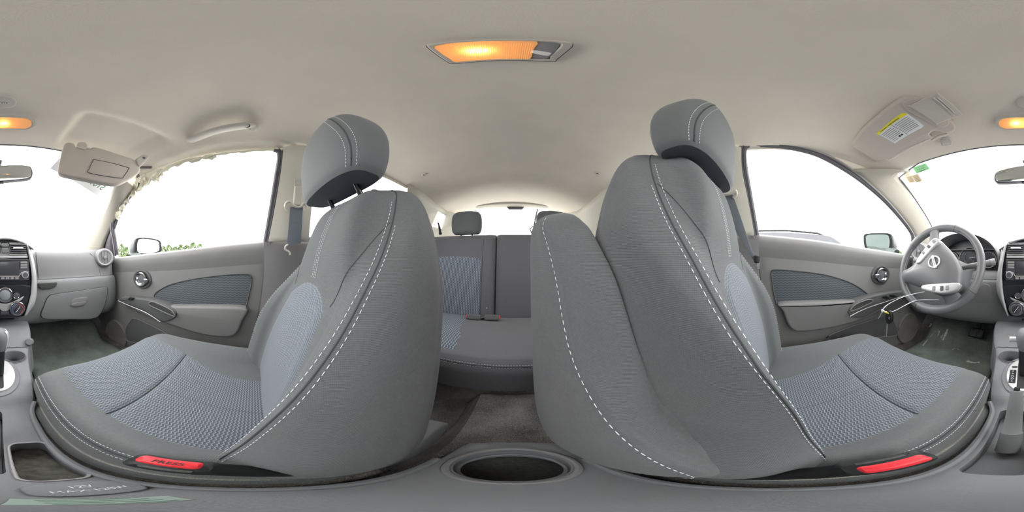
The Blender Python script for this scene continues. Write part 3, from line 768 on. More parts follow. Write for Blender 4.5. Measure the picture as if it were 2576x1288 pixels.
# split backrest
def rback(x0, x1, label, ins, hrx, inset_top=False):
    def S(x, k, lift=0):                    # k 0..1 up the front face
        y = lerp(-.945, -1.075, k); z = lerp(-.392, .142, k); e = min(1, min(x-x0, x1-x)/.03); e = max(0, e)
        d = .028*(1-(1-e)**2)+.012*sin(pi*k)
        if k > .93: d -= .03*((k-.93)/.07)**2
        if k < .06: d -= .02*((.06-k)/.06)**2
        return V((x, y+d+lift, z+.0*d))
    xs = [x0+(x1-x0)*(.5-.5*cos(pi*i/28)) for i in range(29)]; ks = [.5-.5*cos(pi*i/28) for i in range(29)]
    fr = [[S(x, k) for x in xs] for k in ks]
    ring = [[p for p in r_]+[p+V((0, -.10, -.0)) for p in reversed(r_)] for r_ in fr]
    v, f = gridf(ring, cu=True, cap0=True, cap1=True); t = mk('backrest', v, f, 'rear_cloth', rc, uvs=griduv(ring)); t['label'] = label
    if ins:
        rows = []
        for i in range(26):
            r_ = []
            for j in range(21):
                a = lerp(-1, 1, j/20); kt_ = .735-.035*abs(a)**2.5*1.0; kk = lerp(.03, kt_, i/25); xx = lerp(ins[0], ins[1], j/20)
                r_.append(S(xx, kk, .004 if 0 < j < 20 and i < 25 else -.001))
            rows.append(r_)
        grid('back_insert', rows, 'insert_rear', t, uv=[(p.x, p.z) for r_ in rows for p in r_])
        tube('seam', [S(ins[0]-.002+.0*k, lerp(.03, .98, k/20), .0005) for k in range(21)], .0012, 'seam', t, n=5)
    for hx in hrx:
        HRr = [(.150, .085, -1.06, -1.12), (.165, .100, -1.045, -1.13), (.205, .107, -1.04, -1.135), (.26, .106, -1.042, -1.132), (.295, .095, -1.05, -1.125), (.312, .068, -1.065, -1.11), (.317, .03, -1.08, -1.10)]
        rr = []
        for q in range(23):
            z = lerp(.150, .317, q/22); hw, yf, yb = tab(HRr, z)
            rr.append([V((hx+hw*math.copysign(abs(cos(a))**.6, cos(a)), (yf+yb)/2+(yf-yb)/2*math.copysign(abs(sin(a))**.7, sin(a)), z)) for a in [2*pi*n/40 for n in range(40)]])
        v, f = gridf(rr, cu=True, cap0=True, cap1=True); mk('headrest', v, f, 'headrest_cloth', t)
        for q in (-.04, .04): tube('post', [V((hx+q, -1.085, .15)), V((hx+q, -1.09, .09))], .006, 'gloss_black', t, n=8)
    return t
rbP = rback(.105, .63, 'narrow rear backrest with zigzag insert and headrest behind the passenger seat', (.185, .56), [.310])
rbD = rback(-.63, .098, 'wide plain rear backrest half hidden behind the driver seat', (-.52, -.17), [-.27])
lathe('button', [(.004, 0), (.004, .002), (.002, .003)], (.145, -.928, -.31), (0, 1, 0), 'lcd', rbP, n=12)
# rear buckles lying on the cushion joint
def rear_buckle(u0, v0, u1, v1, label, redleft):
    a = ony(u0, v0-4, -.845); b = ony(u1, v1-4, -.845); c = (a+b)/2; X = (b-a).normalized(); ln = (b-a).length
    t = thing('seat_belt_buckle', c, label, 'buckle', 'buckles on the rear bench')
    X, Y, Z = axes(X, (0, -.3, .95)); box('housing', c, (ln, .032, .026), 'door_dark', t, (X, Y, Z), b=.006)
    e = a if redleft else b; box('release_button', e+(c-e)*.06+Y*.002+Z*.0, (.010, .022, .018), 'red', t, (X, Y, Z), b=.003)
    m_ = b if redleft else a; tube('strap', [m_, m_+V((0, -.04, -.02))], .010, 'belt', t, n=8, flat=.4)
rear_buckle(1210, 803, 1174, 800, 'rear belt buckle with red button on its left end', False)
rear_buckle(1219, 802, 1257, 803, 'rear belt buckle with red button on its right end', False)
# centre rear belt from the roof
cb = thing('seat_belt', (-.15, -1.2, .2), 'thin dark rear centre belt hanging across the tailgate window', 'seat belt')
tube('webbing', [ony(1352, 526, -1.36), ony(1347, 550, -1.25), ony(1342, 578, -1.13)], .006, 'belt', cb, n=8, flat=.3)
tube('hook', [ony(1346, 590, -1.10), ony(1337, 586, -1.10), ony(1333, 576, -1.10), ony(1340, 570, -1.10), ony(1347, 575, -1.10)], .005, 'black', cb, n=8)
pl = thing('seat_belt', (.58, -1.0, .1), 'dark rear belt end beside the passenger side rear corner', 'seat belt')
tube('webbing', [ony(1102, 560, -1.02), ony(1106, 575, -1.02), ony(1108, 590, -1.02)], .009, 'black', pl, n=8, flat=.5)
lathe('knob', [(.0, -.01), (.01, -.006), (.011, .004), (.0, .01)], ony(1108, 587, -1.0), (0, 1, 0), 'black', pl, n=14)

# ================================================================== DOORS
def make_door(s, k, px):
    d = bpy.data.objects.new('door_%d' % k, None); COL.objects.link(d); d.location = (s*XD, .4, -.58); ORG[d.name] = V(d.location)
    struct(d, 'grey front %s door with zigzag cloth insert, armrest and chrome pull' % SIDE[s]); N = (-s, 0, 0)
    top = cr([onx(u, v, s*XD) for u, v in px['sill']], 5); rear = cr([onx(u, v, s*XD) for u, v in px['rear']], 5)
    o = top+rear[1:]+[V((s*XD, .10, -.60)), V((s*XD, 1.05, -.60)), V((s*XD, 1.05, top[0].z-.01))]
    plate('panel', o, N, .035, .014, 'door_vinyl', d)
    # padded upper roll below the glass
    rows = []
    for p in top:
        rows.append([p+V((s*.045, 0, .004)), p+V((s*.012, 0, .003)), p+V((-s*.006, 0, -.008)), p+V((-s*.011, 0, -.03)), p+V((-s*.008, 0, -.06)), p+V((s*.002, 0, -.10))])
    grid('sill_roll', rows, 'door_vinyl', d, sharp=80)
    ins = cr([onx(u, v, s*(XD-.005)) for u, v in px['insert']], 4, True)
    v, f = platef(ins, N, .012, .004)
    c = sum(ins, V((0, 0, 0)))/len(ins)
    mk('cloth_insert', v, f, 'insert_door', d, uvs=[(p.y, p.z) for p in v])
    tube('insert_rim', [p+V((-s*.001, 0, 0)) for p in ins], .003, 'door_dark', d, n=6, closed=True)
    arm_ = cr([onx(u, v, s*.632) for u, v in px['arm']], 4, True)
    plate('armrest', arm_, N, .06, .010, 'door_vinyl', d)
    sp_ = cr([onx(u, v, s*.622) for u, v in px['switch']], 4, True)
    sw = plate('switch_panel', sp_, N, .06, .006, 'door_dark', d)
    tube('trim_strip', [p+V((-s*.003, 0, 0)) for p in cr([onx(u, v, s*.620) for u, v in px['strip']], 5)], .0022, 'silver', sw, n=6)
    cup = cr([onx(u, v, s*.616) for u, v in px['cup']], 4, True)
    cp = plate('pull_cup', cup, N, .012, .003, 'recess', d)
    tube('rim', [p+V((-s*.001, 0, 0)) for p in cup], .0028, 'door_vinyl', cp, n=6, closed=True)
    for q in px['switches']:
        plate('window_switch', [onx(u, v, s*.617) for u, v in q], N, .012, .002, 'black', sw)
    pk = cr([onx(u, v, s*(XD-.006)) for u, v in px['pocket']], 4, True)
    po = plate('map_pocket', pk, N, .012, .002, 'door_dark', d)
    tube('rim', pk, .004, 'door_vinyl', po, n=6, closed=True)
    # loudspeaker
    c = onx(*px['speaker'], s*(XD-.004))
    lathe('speaker_grille', [(.098, -.01), (.098, .003), (.090, .007), (.084, .004), (.0, .006)], c, N, 'speaker', d, n=36, sy=1.12)
    tube('speaker_rim', [c+V((-s*.004, .094*cos(a), .105*sin(a))) for a in [2*pi*i/36 for i in range(36)]], .004, 'door_vinyl', d, n=6, closed=True)
    # inner handle
    c = onx(*px['handle'], s*(XD-.004)); g = -s
    lathe('handle_surround', [(.058, -.004), (.056, .003), (.048, .005), (.040, -.002), (.0, -.006)], c, N, 'door_dark', d, n=36, sx=1.12, sy=.92)
    h = lathe('door_handle', [(.030, .002), (.036, .006), (.038, .012), (.034, .017), (.027, .014), (.024, .006)], c, N, 'chrome', d, n=36)
    lathe('cup', [(.026, .003), (.024, .006), (.0, .004)], c, N, 'lcd', h, n=28)
    X, Y, Z = axes((0, 1, 0), (0, 0, 1)); fy = -1
    box('lever', c+V((-s*.016, fy*.038, -.004)), (.030, .022, .012), 'chrome', h, (V((0, 1, 0)), V((0, 0, 1)), V((-s, 0, 0))), b=.004)
    box('lock_tab', c+V((-s*.019, fy*.047, -.004)), (.016, .016, .012), 'rubber', h, (V((0, 1, 0)), V((0, 0, 1)), V((-s, 0, 0))), b=.003)
    return d
make_door(1, 1, dict(
    sill=[(262, 652), (330, 644), (450, 630), (560, 617), (668, 607)], rear=[(668, 607), (672, 650), (664, 740), (643, 835), (604, 925)],
    insert=[(388, 746), (396, 733), (430, 715), (490, 701), (560, 692), (615, 689), (630, 693), (633, 706), (625, 745), (617, 774), (605, 777), (520, 772), (450, 768), (420, 763), (398, 756)],
    arm=[(302, 757), (345, 758), (400, 768), (440, 771), (520, 772), (617, 777), (608, 810), (596, 838), (578, 848), (540, 848), (490, 838), (430, 818), (380, 800), (330, 776)],
    switch=[(297, 754), (311, 747), (345, 751), (384, 757), (420, 770), (440, 783), (441, 797), (428, 806), (404, 808), (368, 785), (325, 767), (303, 759)],
    strip=[(298, 756), (325, 768), (368, 786), (404, 809)], cup=[(375, 766), (384, 759), (412, 770), (433, 782), (440, 795), (428, 792), (400, 779)],
    switches=[[(326, 748), (337, 750), (331, 756), (320, 753)]], pocket=[(316, 845), (316, 828), (330, 805), (345, 803), (400, 828), (448, 862), (446, 880), (380, 868), (345, 862), (322, 858)],
    speaker=(292, 842), handle=(357, 702)))
make_door(-1, 2, dict(
    sill=[(2300, 645), (2240, 634), (2160, 622), (2060, 606), (1960, 595), (1903, 590)], rear=[(1903, 590), (1903, 650), (1913, 730), (1935, 830), (1962, 905)],
    insert=[(1941, 684), (1954, 678), (2008, 682), (2066, 689), (2110, 700), (2148, 715), (2176, 734), (2187, 746), (2182, 754), (2167, 758), (2133, 757), (2032, 761), (1961, 765), (1951, 754), (1944, 716)],
    arm=[(1962, 766), (2040, 762), (2112, 759), (2170, 756), (2240, 742), (2288, 738), (2260, 762), (2215, 785), (2180, 800), (2140, 814), (2080, 828), (2020, 835), (1997, 832), (1983, 818), (1970, 785)],
    switch=[(2135, 786), (2146, 766), (2170, 753), (2205, 743), (2250, 735), (2290, 733), (2294, 742), (2262, 755), (2215, 775), (2180, 796), (2160, 800), (2143, 797)],
    strip=[(2138, 795), (2165, 781), (2205, 766), (2290, 738)], cup=[(2139, 782), (2152, 766), (2182, 754), (2196, 756), (2190, 762), (2160, 776)],
    switches=[[(2220, 747), (2229, 744), (2239, 750), (2231, 753)], [(2239, 743), (2248, 741), (2257, 746), (2249, 749)]],
    pocket=[(2080, 850), (2130, 825), (2190, 806), (2228, 792), (2243, 798), (2254, 820), (2258, 840), (2244, 846), (2200, 850), (2130, 862)],
    speaker=(2284, 826), handle=(2216, 691)))

# ================================================================== DASHBOARD
db = thing('dashboard', (0, .9, -.36), 'grey moulded dashboard with round end vents and glove box', 'dashboard')
PR = [(1.30, .048), (1.0, .044), (.88, .036), (.83, .024), (.805, .0), (.795, -.04), (.787, -.10), (.782, -.117)]
PR2 = [(.80, -.119), (.772, -.122), (.762, -.135), (.757, -.17), (.755, -.22), (.762, -.30), (.785, -.345), (.83, -.362), (1.0, -.365), (1.2, -.36)]
def extr(name, prof, x0, x1, m, parent, bow=.0, n=24):
    P = [(p.x, p.y) for p in cr([(a, b, 0) for a, b in prof], 4)]
    rows = [[V((x, y-bow*(1-(x/.64)**2)*0, z)) for y, z in P] for x in [lerp(x0, x1, i/n) for i in range(n+1)]]
    return grid(name, rows, m, parent, thick=.006, sharp=50)
extr('upper_pad', PR, -.118, .645, 'dash', db); extr('upper_pad', PR, -.645, -.532, 'dash', db, n=6)
extr('cluster_sill', [(1.0, -.09), (.93, -.088), (.85, -.082), (.815, -.084), (.797, -.094), (.788, -.106), (.782, -.117)], -.536, -.114, 'dash', db, n=12)
extr('hood_deck', PR[:3], -.536, -.114, 'dash', db, n=8); extr('lower_panel', PR2, -.645, .645, 'dash_low', db)
N = (0, -1, 0)
# passenger pad cut line, shelf slot, glove box
tube('pad_edge', cr([ony(90, 634, .806), ony(93, 660, .792), ony(97, 708, .780)], 5), .0013, 'black', db, n=6)
tube('pad_edge', cr([ony(226, 637, .808), ony(236, 648, .799), ony(247, 668, .791), ony(254, 697, .779)], 5), .0012, 'door_dark', db, n=6)
plate('shelf_slot', [ony(u, v, .746) for u, v in ((97, 713.5), (144, 711), (143, 717), (140, 722), (134, 725.5), (108, 728), (102, 726), (98, 721))], N, .012, .001, 'recess', db)
gb = cr([ony(107, 800, .748), ony(112, 768, .748), ony(122, 747, .748), ony(140, 740, .748), ony(200, 731, .748), ony(262, 722, .748), ony(270, 726, .748), ony(270, 742, .748), ony(262, 772, .748), ony(240, 800, .748), ony(170, 803, .748)], 4, True)
gbo = plate('glove_box_door', gb, N, .02, .004, 'dash_low', db)
tube('gap', [p+V((0, .003, 0)) for p in gb], .0022, 'black', gbo, n=6, closed=True)
plate('latch', cr([ony(184, 753, .744), ony(219, 747, .744), ony(218, 758, .744), ony(212, 766, .744), ony(196, 770, .744), ony(182, 770, .744)], 3, True), N, .006, .002, 'dash', gbo)
plate('pull_lip', cr([ony(183, 764, .741), ony(215, 759, .741), ony(212, 767, .741), ony(195, 771, .741), ony(181, 770, .741)], 3, True), N, .004, .0015, 'door_vinyl', gbo)
# end vents
def vent(c, label_part):
    c = V(c); a = V((-c.x*.55, -.8, .06)).normalized()
    h = lathe('vent_housing', [(.058, -.04), (.056, .0), (.050, .008)], c, a, 'dash', db, n=36)
    lathe('vent_ring', [(.046, .002), (.049, .009), (.045, .013), (.038, .010), (.036, .0)], c, a, 'rubber_light', h, n=36)
    lathe('vent_bowl', [(.037, .002), (.030, -.004), (.0, -.012)], c, a, 'black', h, n=28)
    x, y, z = frame_of(a)
    for q in (-.018, 0, .018): box('vane', c+a*.006+x*q, (.003, 2*math.sqrt(.036**2-q*q)-.004, .012), 'dash', h, (x, y, a), b=.001)
    lathe('vent_knob', [(.010, .004), (.010, .012), (.006, .014)], c+a*.004, a, 'dash_low', h, n=16)
vent(ony(263, 648, .775), 'passenger'); vent(ony(2313, 633, .775), 'driver')
# instrument hood and cluster
hc = V((-.325, .80, -.085)); rows = []
for y, g in ((.80, .97), (.785, 1.0), (.80, 1.03), (.86, 1.03), (.95, 1.0), (1.08, .9)):
    rows.append([V((hc.x+.205*g*cos(a), y+.02*abs(cos(a)), hc.z+.205*g*(max(0, sin(a))**.72))) for a in [pi*i/32 for i in range(33)]])
grid('instrument_hood', rows, 'dash', db, thick=.004)
rows = []
for y, g in ((.80, .97), (.86, .93), (.93, .88)):
    rows.append([V((hc.x+.205*g*cos(a), y+.02*abs(cos(a)), hc.z+.205*g*(max(0, sin(a))**.72))) for a in [pi*i/32 for i in range(33)]])
grid('hood_lining', rows, 'dash_low', db)
ic = thing('instrument_cluster', (hc.x, .92, -.1), 'instrument cluster with round speedometer behind the steering wheel', 'instrument cluster')
plate('face', [V((hc.x+.200*cos(a), .925, hc.z+.198*(max(0, sin(a))**.72))) for a in [pi*i/24 for i in range(25)]]+[V((hc.x-.2, .925, -.12)), V((hc.x+.2, .925, -.12))], N, .01, .002, 'gauge', ic)
for q, rr in ((0, .062), (.115, .045), (-.115, .045)):
    c = V((hc.x+q+.008, .918, -.012 if not q else -.022))
    gd = lathe('gauge_dial', [(rr, 0), (rr, .004), (rr*.95, .005), (rr*.9, .002), (0, .002)], c, N, 'gauge', ic, n=40)
    tube('bezel', [c+V((rr*cos(a), -.006, rr*sin(a))) for a in [2*pi*i/40 for i in range(40)]], .0022, 'silver', gd, n=6, closed=True)
    if not q: tube('ring', [c+V((.034*cos(a), -.006, .034*sin(a))) for a in [2*pi*i/32 for i in range(32)]], .0012, 'lcd', gd, n=5, closed=True)
    tk = [boxf(c+V((rr*.84*cos(a), -.005, rr*.84*sin(a))), (.0016, .008, .001), (V((-sin(a), 0, cos(a))), V((cos(a), 0, sin(a))), V((0, -1, 0))), b=.0002) for a in [R(225-270*i/16) for i in range(17)]]
    v, f = merge(tk); o = mk('scale_marks', v, f, 'lcd', gd, smooth=False); o['kind'] = 'stuff'
    tube('needle', [c+V((0, -.008, 0)), c+V((rr*.8*cos(R(8)), -.008, rr*.8*sin(R(8))))], [.002, .0008], 'thread', gd, n=6)
# driver knee panel, storage door, column cover
plate('storage_door', cr([ony(2468, 718, .752), ony(2485, 716, .752), ony(2494, 730, .752), ony(2494, 760, .752), ony(2460, 762, .752), ony(2452, 752, .752)], 3, True), N, .01, .003, 'dash', db)

# ---------------------------------------------------------------- centre stack
YS = .728
def S_(u, v, off=0): return ony(u, v, YS-off)
st = thing('centre_stack', (.02, YS, -.3), 'black centre stack with silver side blades and twin square vents', 'dashboard panel')
blk = [(-44, 613), (-53, 661), (-56, 696), (-55, 716), (-51, 751), (-40, 791), (-25, 798), (13, 800), (50, 798), (63, 792), (76, 751), (80, 716), (79, 687), (75, 654), (68, 617), (60, 608), (40, 603), (11, 600), (-18, 603), (-36, 607)]
plate('bezel', cr([S_(u, v) for u, v in blk], 3, True), N, .10, .008, 'gloss_black', st)
for a, b in (([(-55, 626), (-64, 673), (-69, 712), (-64, 745), (-41, 792)], [(-43, 613), (-53, 661), (-56, 696), (-51, 751), (-39, 793)]), ([(67, 611), (78, 629), (88, 671), (92, 706), (92, 737), (85, 768), (64, 793)], [(67, 616), (75, 654), (80, 687), (80, 716), (76, 751), (62, 793)])):
    A = cr([S_(u, v, -.012) for u, v in a], 8); B = cr([S_(u, v, .006) for u, v in b], 8); n_ = 33
    rs = lambda P: [P[int(round(i*(len(P)-1)/(n_-1)))] for i in range(n_)]
    A, B = rs(A), rs(B)
    grid('side_blade', [[A[i], A[i].lerp(B[i], .3)+V((0, -.012, 0)), A[i].lerp(B[i], .7)+V((0, -.014, 0)), B[i]+V((0, -.006, 0)), B[i]+V((0, .01, 0))] for i in range(n_)], 'silver', st, thick=.003, sharp=80)
rows = []
for k in range(7):
    t = k/6; rows.append([V((x, lerp(YS-.012, 1.0, t), .077+.008*sin(pi*t*.5)-.045*((x-.022)/.125)**2*1.0-.03*t)) for x in [lerp(lerp(-.106, -.03, t), lerp(.150, .075, t), i/16) for i in range(17)]])
grid('stack_hood', rows, 'dash', st, thick=.006)
def rect(u0, v0, u1, v1, off): return [S_(u0, v0, off), S_(u1, v0, off), S_(u1, v1, off), S_(u0, v1, off)]
for (u0, u1) in ((-42, 0), (25, 67)):
    vt = plate('air_vent', cr(rect(u0, 613, u1, 639, .004), 1, True), N, .01, .002, 'dash_low', st)
    for i in range(5):
        v_ = 617+i*4.7; a, b = S_(u0+2, v_, .012), S_(u1-2, v_, .012); box('slat', (a+b)/2, ((b-a).length, .004, .014), 'rubber', vt, (V((1, 0, 0)), V((0, .3, 1)).normalized(), V((0, 1, -.3)).normalized()), b=.001)
    a = S_((u0+u1)/2, 624, .02); box('vent_tab', a, (.045, .008, .006), 'silver', vt, (V((1, 0, 0)), V((0, 0, 1)), V((0, -1, 0))), b=.002)
    tube('vent_rim', rect(u0-1, 612, u1+1, 640, .006), .003, 'silver', vt, n=6, closed=True)
box('hazard_button', S_(12.5, 617, .008), (.034, .016, .012), 'dash_low', st, (V((1, 0, 0)), V((0, 0, 1)), V((0, -1, 0))), b=.003)
box('lock_button', S_(12.5, 630, .008), (.030, .024, .012), 'dash_low', st, (V((1, 0, 0)), V((0, 0, 1)), V((0, -1, 0))), b=.003)
plate('slot_trim', rect(-44, 643, 70, 649, .006), N, .006, .002, 'silver', st)
# stereo
AX = (V((1, 0, 0)), V((0, 0, 1)), V((0, -1, 0)))
ra = thing('car_stereo', S_(13, 705), 'car stereo with dark screen, two knobs and key columns in the centre stack', 'car stereo')
plate('faceplate', cr(rect(-46, 652, 73, 705, .006), 1, True), N, .012, .002, 'rubber', ra)
plate('screen', rect(-21, 659, 47, 693, .010), N, .006, .001, 'screen', ra)
plate('disc_slot', rect(-40, 654.5, 68, 656.5, .009), N, .004, .0005, 'black', ra)
for (ub, w_) in ((-42, 18), (51, 18)):
    for i in range(3):
        a = S_(ub+w_/2, 660.5+i*6.2, .011); box('key', a, (.030, .009, .008), 'rubber_light', ra, AX, b=.0015)
for u_ in (-37, 63):
    c = S_(u_, 691, .010); kn = lathe('knob', [(.016, -.004), (.016, .006), (.0145, .012), (.0, .012)], c, N, 'silver', ra, n=28)
    lathe('knob_cap', [(.0115, .011), (.0115, .0135), (.0, .014)], c, N, 'rubber', kn, n=24)
tube('lower_trim', [S_(-46, 684, .010), S_(-28, 686, .010), S_(-22, 695, .010), S_(48, 695, .010), S_(54, 686, .010), S_(72, 684, .010)], .0022, 'silver', ra, n=6)
for i in range(6):
    box('preset_key', S_(-17+i*12, 700, .010), (.017, .009, .006), 'rubber_light', ra, AX, b=.001)
for u_, s_ in ((-35, 'MAP'), (60, 'APPS')): pass
# climate panel
cl = thing('climate_control', S_(12, 795), 'gloss black climate control panel with three round dials', 'climate control')
plate('panel', cr([S_(u, v, .005) for u, v in ((-52, 719), (76, 719), (71, 752), (58, 790), (12, 795), (-34, 790), (-47, 752))], 3, True), N, .008, .003, 'gloss_black', cl)
plate('silver_inlay', cr([S_(u, v, .007) for u, v in ((-35, 748), (-15, 756), (0, 762), (12, 764), (25, 762), (40, 756), (60, 745), (52, 756), (32, 765), (24, 778), (12, 784), (0, 778), (-8, 765), (-28, 756))], 3, True), N, .004, .001, 'silver', cl)
def dial(u_, v_, r, cap, dots=None):
    c = S_(u_, v_, .008)
    d_ = lathe('dial', [(r, -.004), (r, .008), (r*.92, .014), (r*.84, .012), (r*.84, .012)], c, N, 'rubber', cl, n=32)
    tube('dial_ring', [c+V((r*.97*cos(a), -.010, r*.97*sin(a))) for a in [2*pi*i/32 for i in range(32)]], .0018, 'chrome', d_, n=6, closed=True)
    lathe('dial_face', [(r*.80, .010), (r*.66, .013), (0, .013)], c, N, cap, d_, n=28)
    if dots:
        for q, (a0, a1, mm) in enumerate(((100, 235, 'blue_dot'), (-55, 80, 'red_dot'))):
            tube('heat_arc', [c+V((r*.72*cos(R(lerp(a0, a1, i/12))), -.0145, r*.72*sin(R(lerp(a0, a1, i/12))))) for i in range(13)], .0016, mm if dots == 'heat' else 'lcd', d_, n=5)
    if dots:
        a = R(55); box('pointer', c+V((0, -.018, 0)), (r*1.15, r*.36, .012), 'switch', d_, (V((cos(a), 0, sin(a))), V((-sin(a), 0, cos(a))), V((0, -1, 0))), b=.003)
        tube('pointer_mark', [c+V((-r*.45*cos(a), -.025, -r*.45*sin(a))), c+V((r*.5*cos(a), -.025, r*.5*sin(a)))], .0012, 'thread', d_, n=5)
dial(12.5, 741, .034, 'lcd'); dial(-19, 775, .033, 'rubber', 'air'); dial(43.5, 775, .033, 'rubber', 'heat')
for u_ in (-15.5, 41):
    c = S_(u_, 743, .007); b_ = lathe('push_button', [(.013, 0), (.013, .006), (.010, .008), (0, .007)], c, N, 'rubber', cl, n=24)
    tube('button_ring', [c+V((.0135*cos(a), -.006, .0135*sin(a))) for a in [2*pi*i/24 for i in range(24)]], .0015, 'chrome', b_, n=5, closed=True)
plate('defrost_key', rect(2, 783, 23, 791, .010), N, .005, .001, 'rubber', cl)
plate('slot', [ony(-6, 803, .752), ony(36, 801, .752), ony(34, 805, .752), ony(-4, 807, .752)], N, .01, .001, 'black', db)

# ================================================================== STEERING WHEEL
tl = R(21); yw = R(3); WC = V((-.33, .567, -.04)); WN = V((sin(yw)*cos(tl), -cos(yw)*cos(tl), sin(tl))); WR = V((cos(yw), sin(yw), 0)); WU = WN.cross(WR)*1.0
if WU.z < 0: WU = -WU
TH = R(70)
def W(p, q, d=0):
    return WC+WR*(p*cos(TH)+q*sin(TH))+WU*(-p*sin(TH)+q*cos(TH))+WN*d
sw = thing('steering_wheel', WC, 'black leather three-spoke steering wheel turned to the right with silver key pods', 'steering wheel')
tube('rim', [W(.176*cos(a), .176*sin(a)) for a in [2*pi*i/72 for i in range(72)]], [.0155+.0025*(abs(cos(2*pi*i/72)) > .75) for i in range(72)], 'leather', sw, n=14, closed=True)
for a in (R(38), R(-38), R(142), R(218)):
    tube('rim_seam', [W((.176+.0172*cos(b))*cos(a), (.176+.0172*cos(b))*sin(a), .0172*sin(b)) for b in [2*pi*i/20 for i in range(20)]], .0012, 'black', sw, n=5, closed=True)
stitch('stitching', [[W(.1615*cos(a), .1615*sin(a), .007) for a in [R(x) for x in range(40, 141, 3)]], [W(.1615*cos(a), .1615*sin(a), .007) for a in [R(x) for x in range(220, 321, 3)]]], sw, .004, .003, .0007)
def spoke(a, w0, w1):
    ca, sa = cos(a), sin(a); rows = []
    for r_, ww, dd in ((.055, w0, .028), (.10, lerp(w0, w1, .5), .018), (.14, w1, .008), (.172, w1*1.25, .0)):
        rows.append([W(r_*ca-ww*c_*sa, r_*sa+ww*c_*ca, dd+.014*s_) for c_, s_ in [(cos(2*pi*i/16), sin(2*pi*i/16)) for i in range(16)]])
    grid('spoke', rows, 'leather', sw, cu=True, cap0=True, cap1=True)
def ang(u, v):
    q = onp(u, v, WC, WN)-WC; return atan2(q.dot(W(0, 1)-WC), q.dot(W(1, 0)-WC))
spoke(ang(2352, 582), .030, .022); spoke(ang(2266, 700), .036, .028); spoke(ang(2398, 752), .040, .030)
wp = lambda u, v, d=.045: onp(u, v, WC+WN*d, WN)
hub = cr([wp(u, v, .03) for u, v in [(2353, 601), (2366, 605), (2380, 618), (2395, 634), (2409, 655), (2419, 681), (2421, 704), (2416, 724), (2396, 740), (2372, 745), (2349, 738), (2321, 724), (2290, 714), (2276, 706), (2272, 698), (2277, 689), (2292, 679), (2308, 657), (2329, 631), (2343, 608)]], 4, True)
c = sum(hub, V((0, 0, 0)))/len(hub); rows = []
for g, dd in ((1.0, -.026), (1.0, -.004), (.97, .008), (.90, .017), (.65, .026), (.25, .030)): rows.append([c+(p-c)*g+WN*dd for p in hub])
grid('airbag_cover', rows, 'leather', sw, cu=True, cap0=True, cap1=True, sharp=60)
PODS = ([(2316, 722), (2324, 716), (2357, 713), (2411, 711), (2410, 724), (2398, 733), (2372, 738), (2357, 737), (2321, 729)], [(2303, 660), (2313, 641), (2338, 608), (2350, 598), (2361, 601), (2362, 609), (2348, 622), (2327, 646), (2313, 661)])
KEYS = ([(2349, 725), (2369, 725), (2383, 724)], [(2322, 635), (2336, 620), (2349, 607)])
for po_, kk in zip(PODS, KEYS):
    pd = plate('key_pod', cr([wp(u, v, .063) for u, v in po_], 3, True), WN, .022, .005, 'silver', sw); X = (wp(*kk[-1])-wp(*kk[0])).normalized()
    for i_, (u, v) in enumerate(kk): box('key', wp(u, v, .0635), (.012, .016, .004), 'rubber' if i_ == 1 else 'rubber_light', pd, (X, WN.cross(X), WN), b=.0015)
EC = wp(2349.5, 658.5, .062); EX = (wp(2353.5, 674, .062)-wp(2345, 643.5, .062)).normalized(); EY = WN.cross(EX)
em = tube('emblem', [EC+EX*.021*cos(a)+EY*.022*sin(a) for a in [2*pi*i/36 for i in range(36)]], .003, 'badge', sw, n=8, closed=True)
box('emblem_bar', EC+WN*.001, (.054, .011, .005), 'badge', em, (EX, EY, WN), b=.0015)
text('emblem_text', 'NISSAN', .0092, EC+WN*.0037, EX, EY, 'ink', em)
lathe('hub_boss', [(.045, -.06), (.05, 0), (.045, .02)], WC, WN, 'black', sw, n=28)
# column cover and stalks
sc_ = thing('steering_column', (-.33, .70, -.2), 'grey steering column cover with switch stalk behind the wheel', 'steering column')
rows = []
for t, hw, hh in ((0, .052, .050), (.15, .058, .058), (.5, .064, .07), (1, .075, .09)):
    c = (WC-WN*.035).lerp(V((-.33, .85, -.14)), t)
    rows.append([c+WR*x+WU*y for x, y in [(p[0], p[1]) for p in rrect(2*hw, 2*hh, .03, 5)]])
grid('shroud', rows, 'dash_low', sc_, cu=True, cap0=True, cap1=True)
p0 = V((-.285, .64, -.055)); p1 = ony(2500, 659, .665)
stk = tube('stalk', [p0, p0.lerp(p1, .5), p1], [.010, .012, .014], 'dash', sc_, n=14)
dd = (p1-p0).normalized(); lathe('stalk_tip', [(.015, -.012), (.0155, .0), (.014, .006), (0, .006)], p1, dd, 'rubber_light', stk, n=18)
p1 = V((-.52, .655, -.02)); tube('stalk', [V((-.37, .645, -.05)), p1], [.010, .013], 'dash', sc_, n=12)
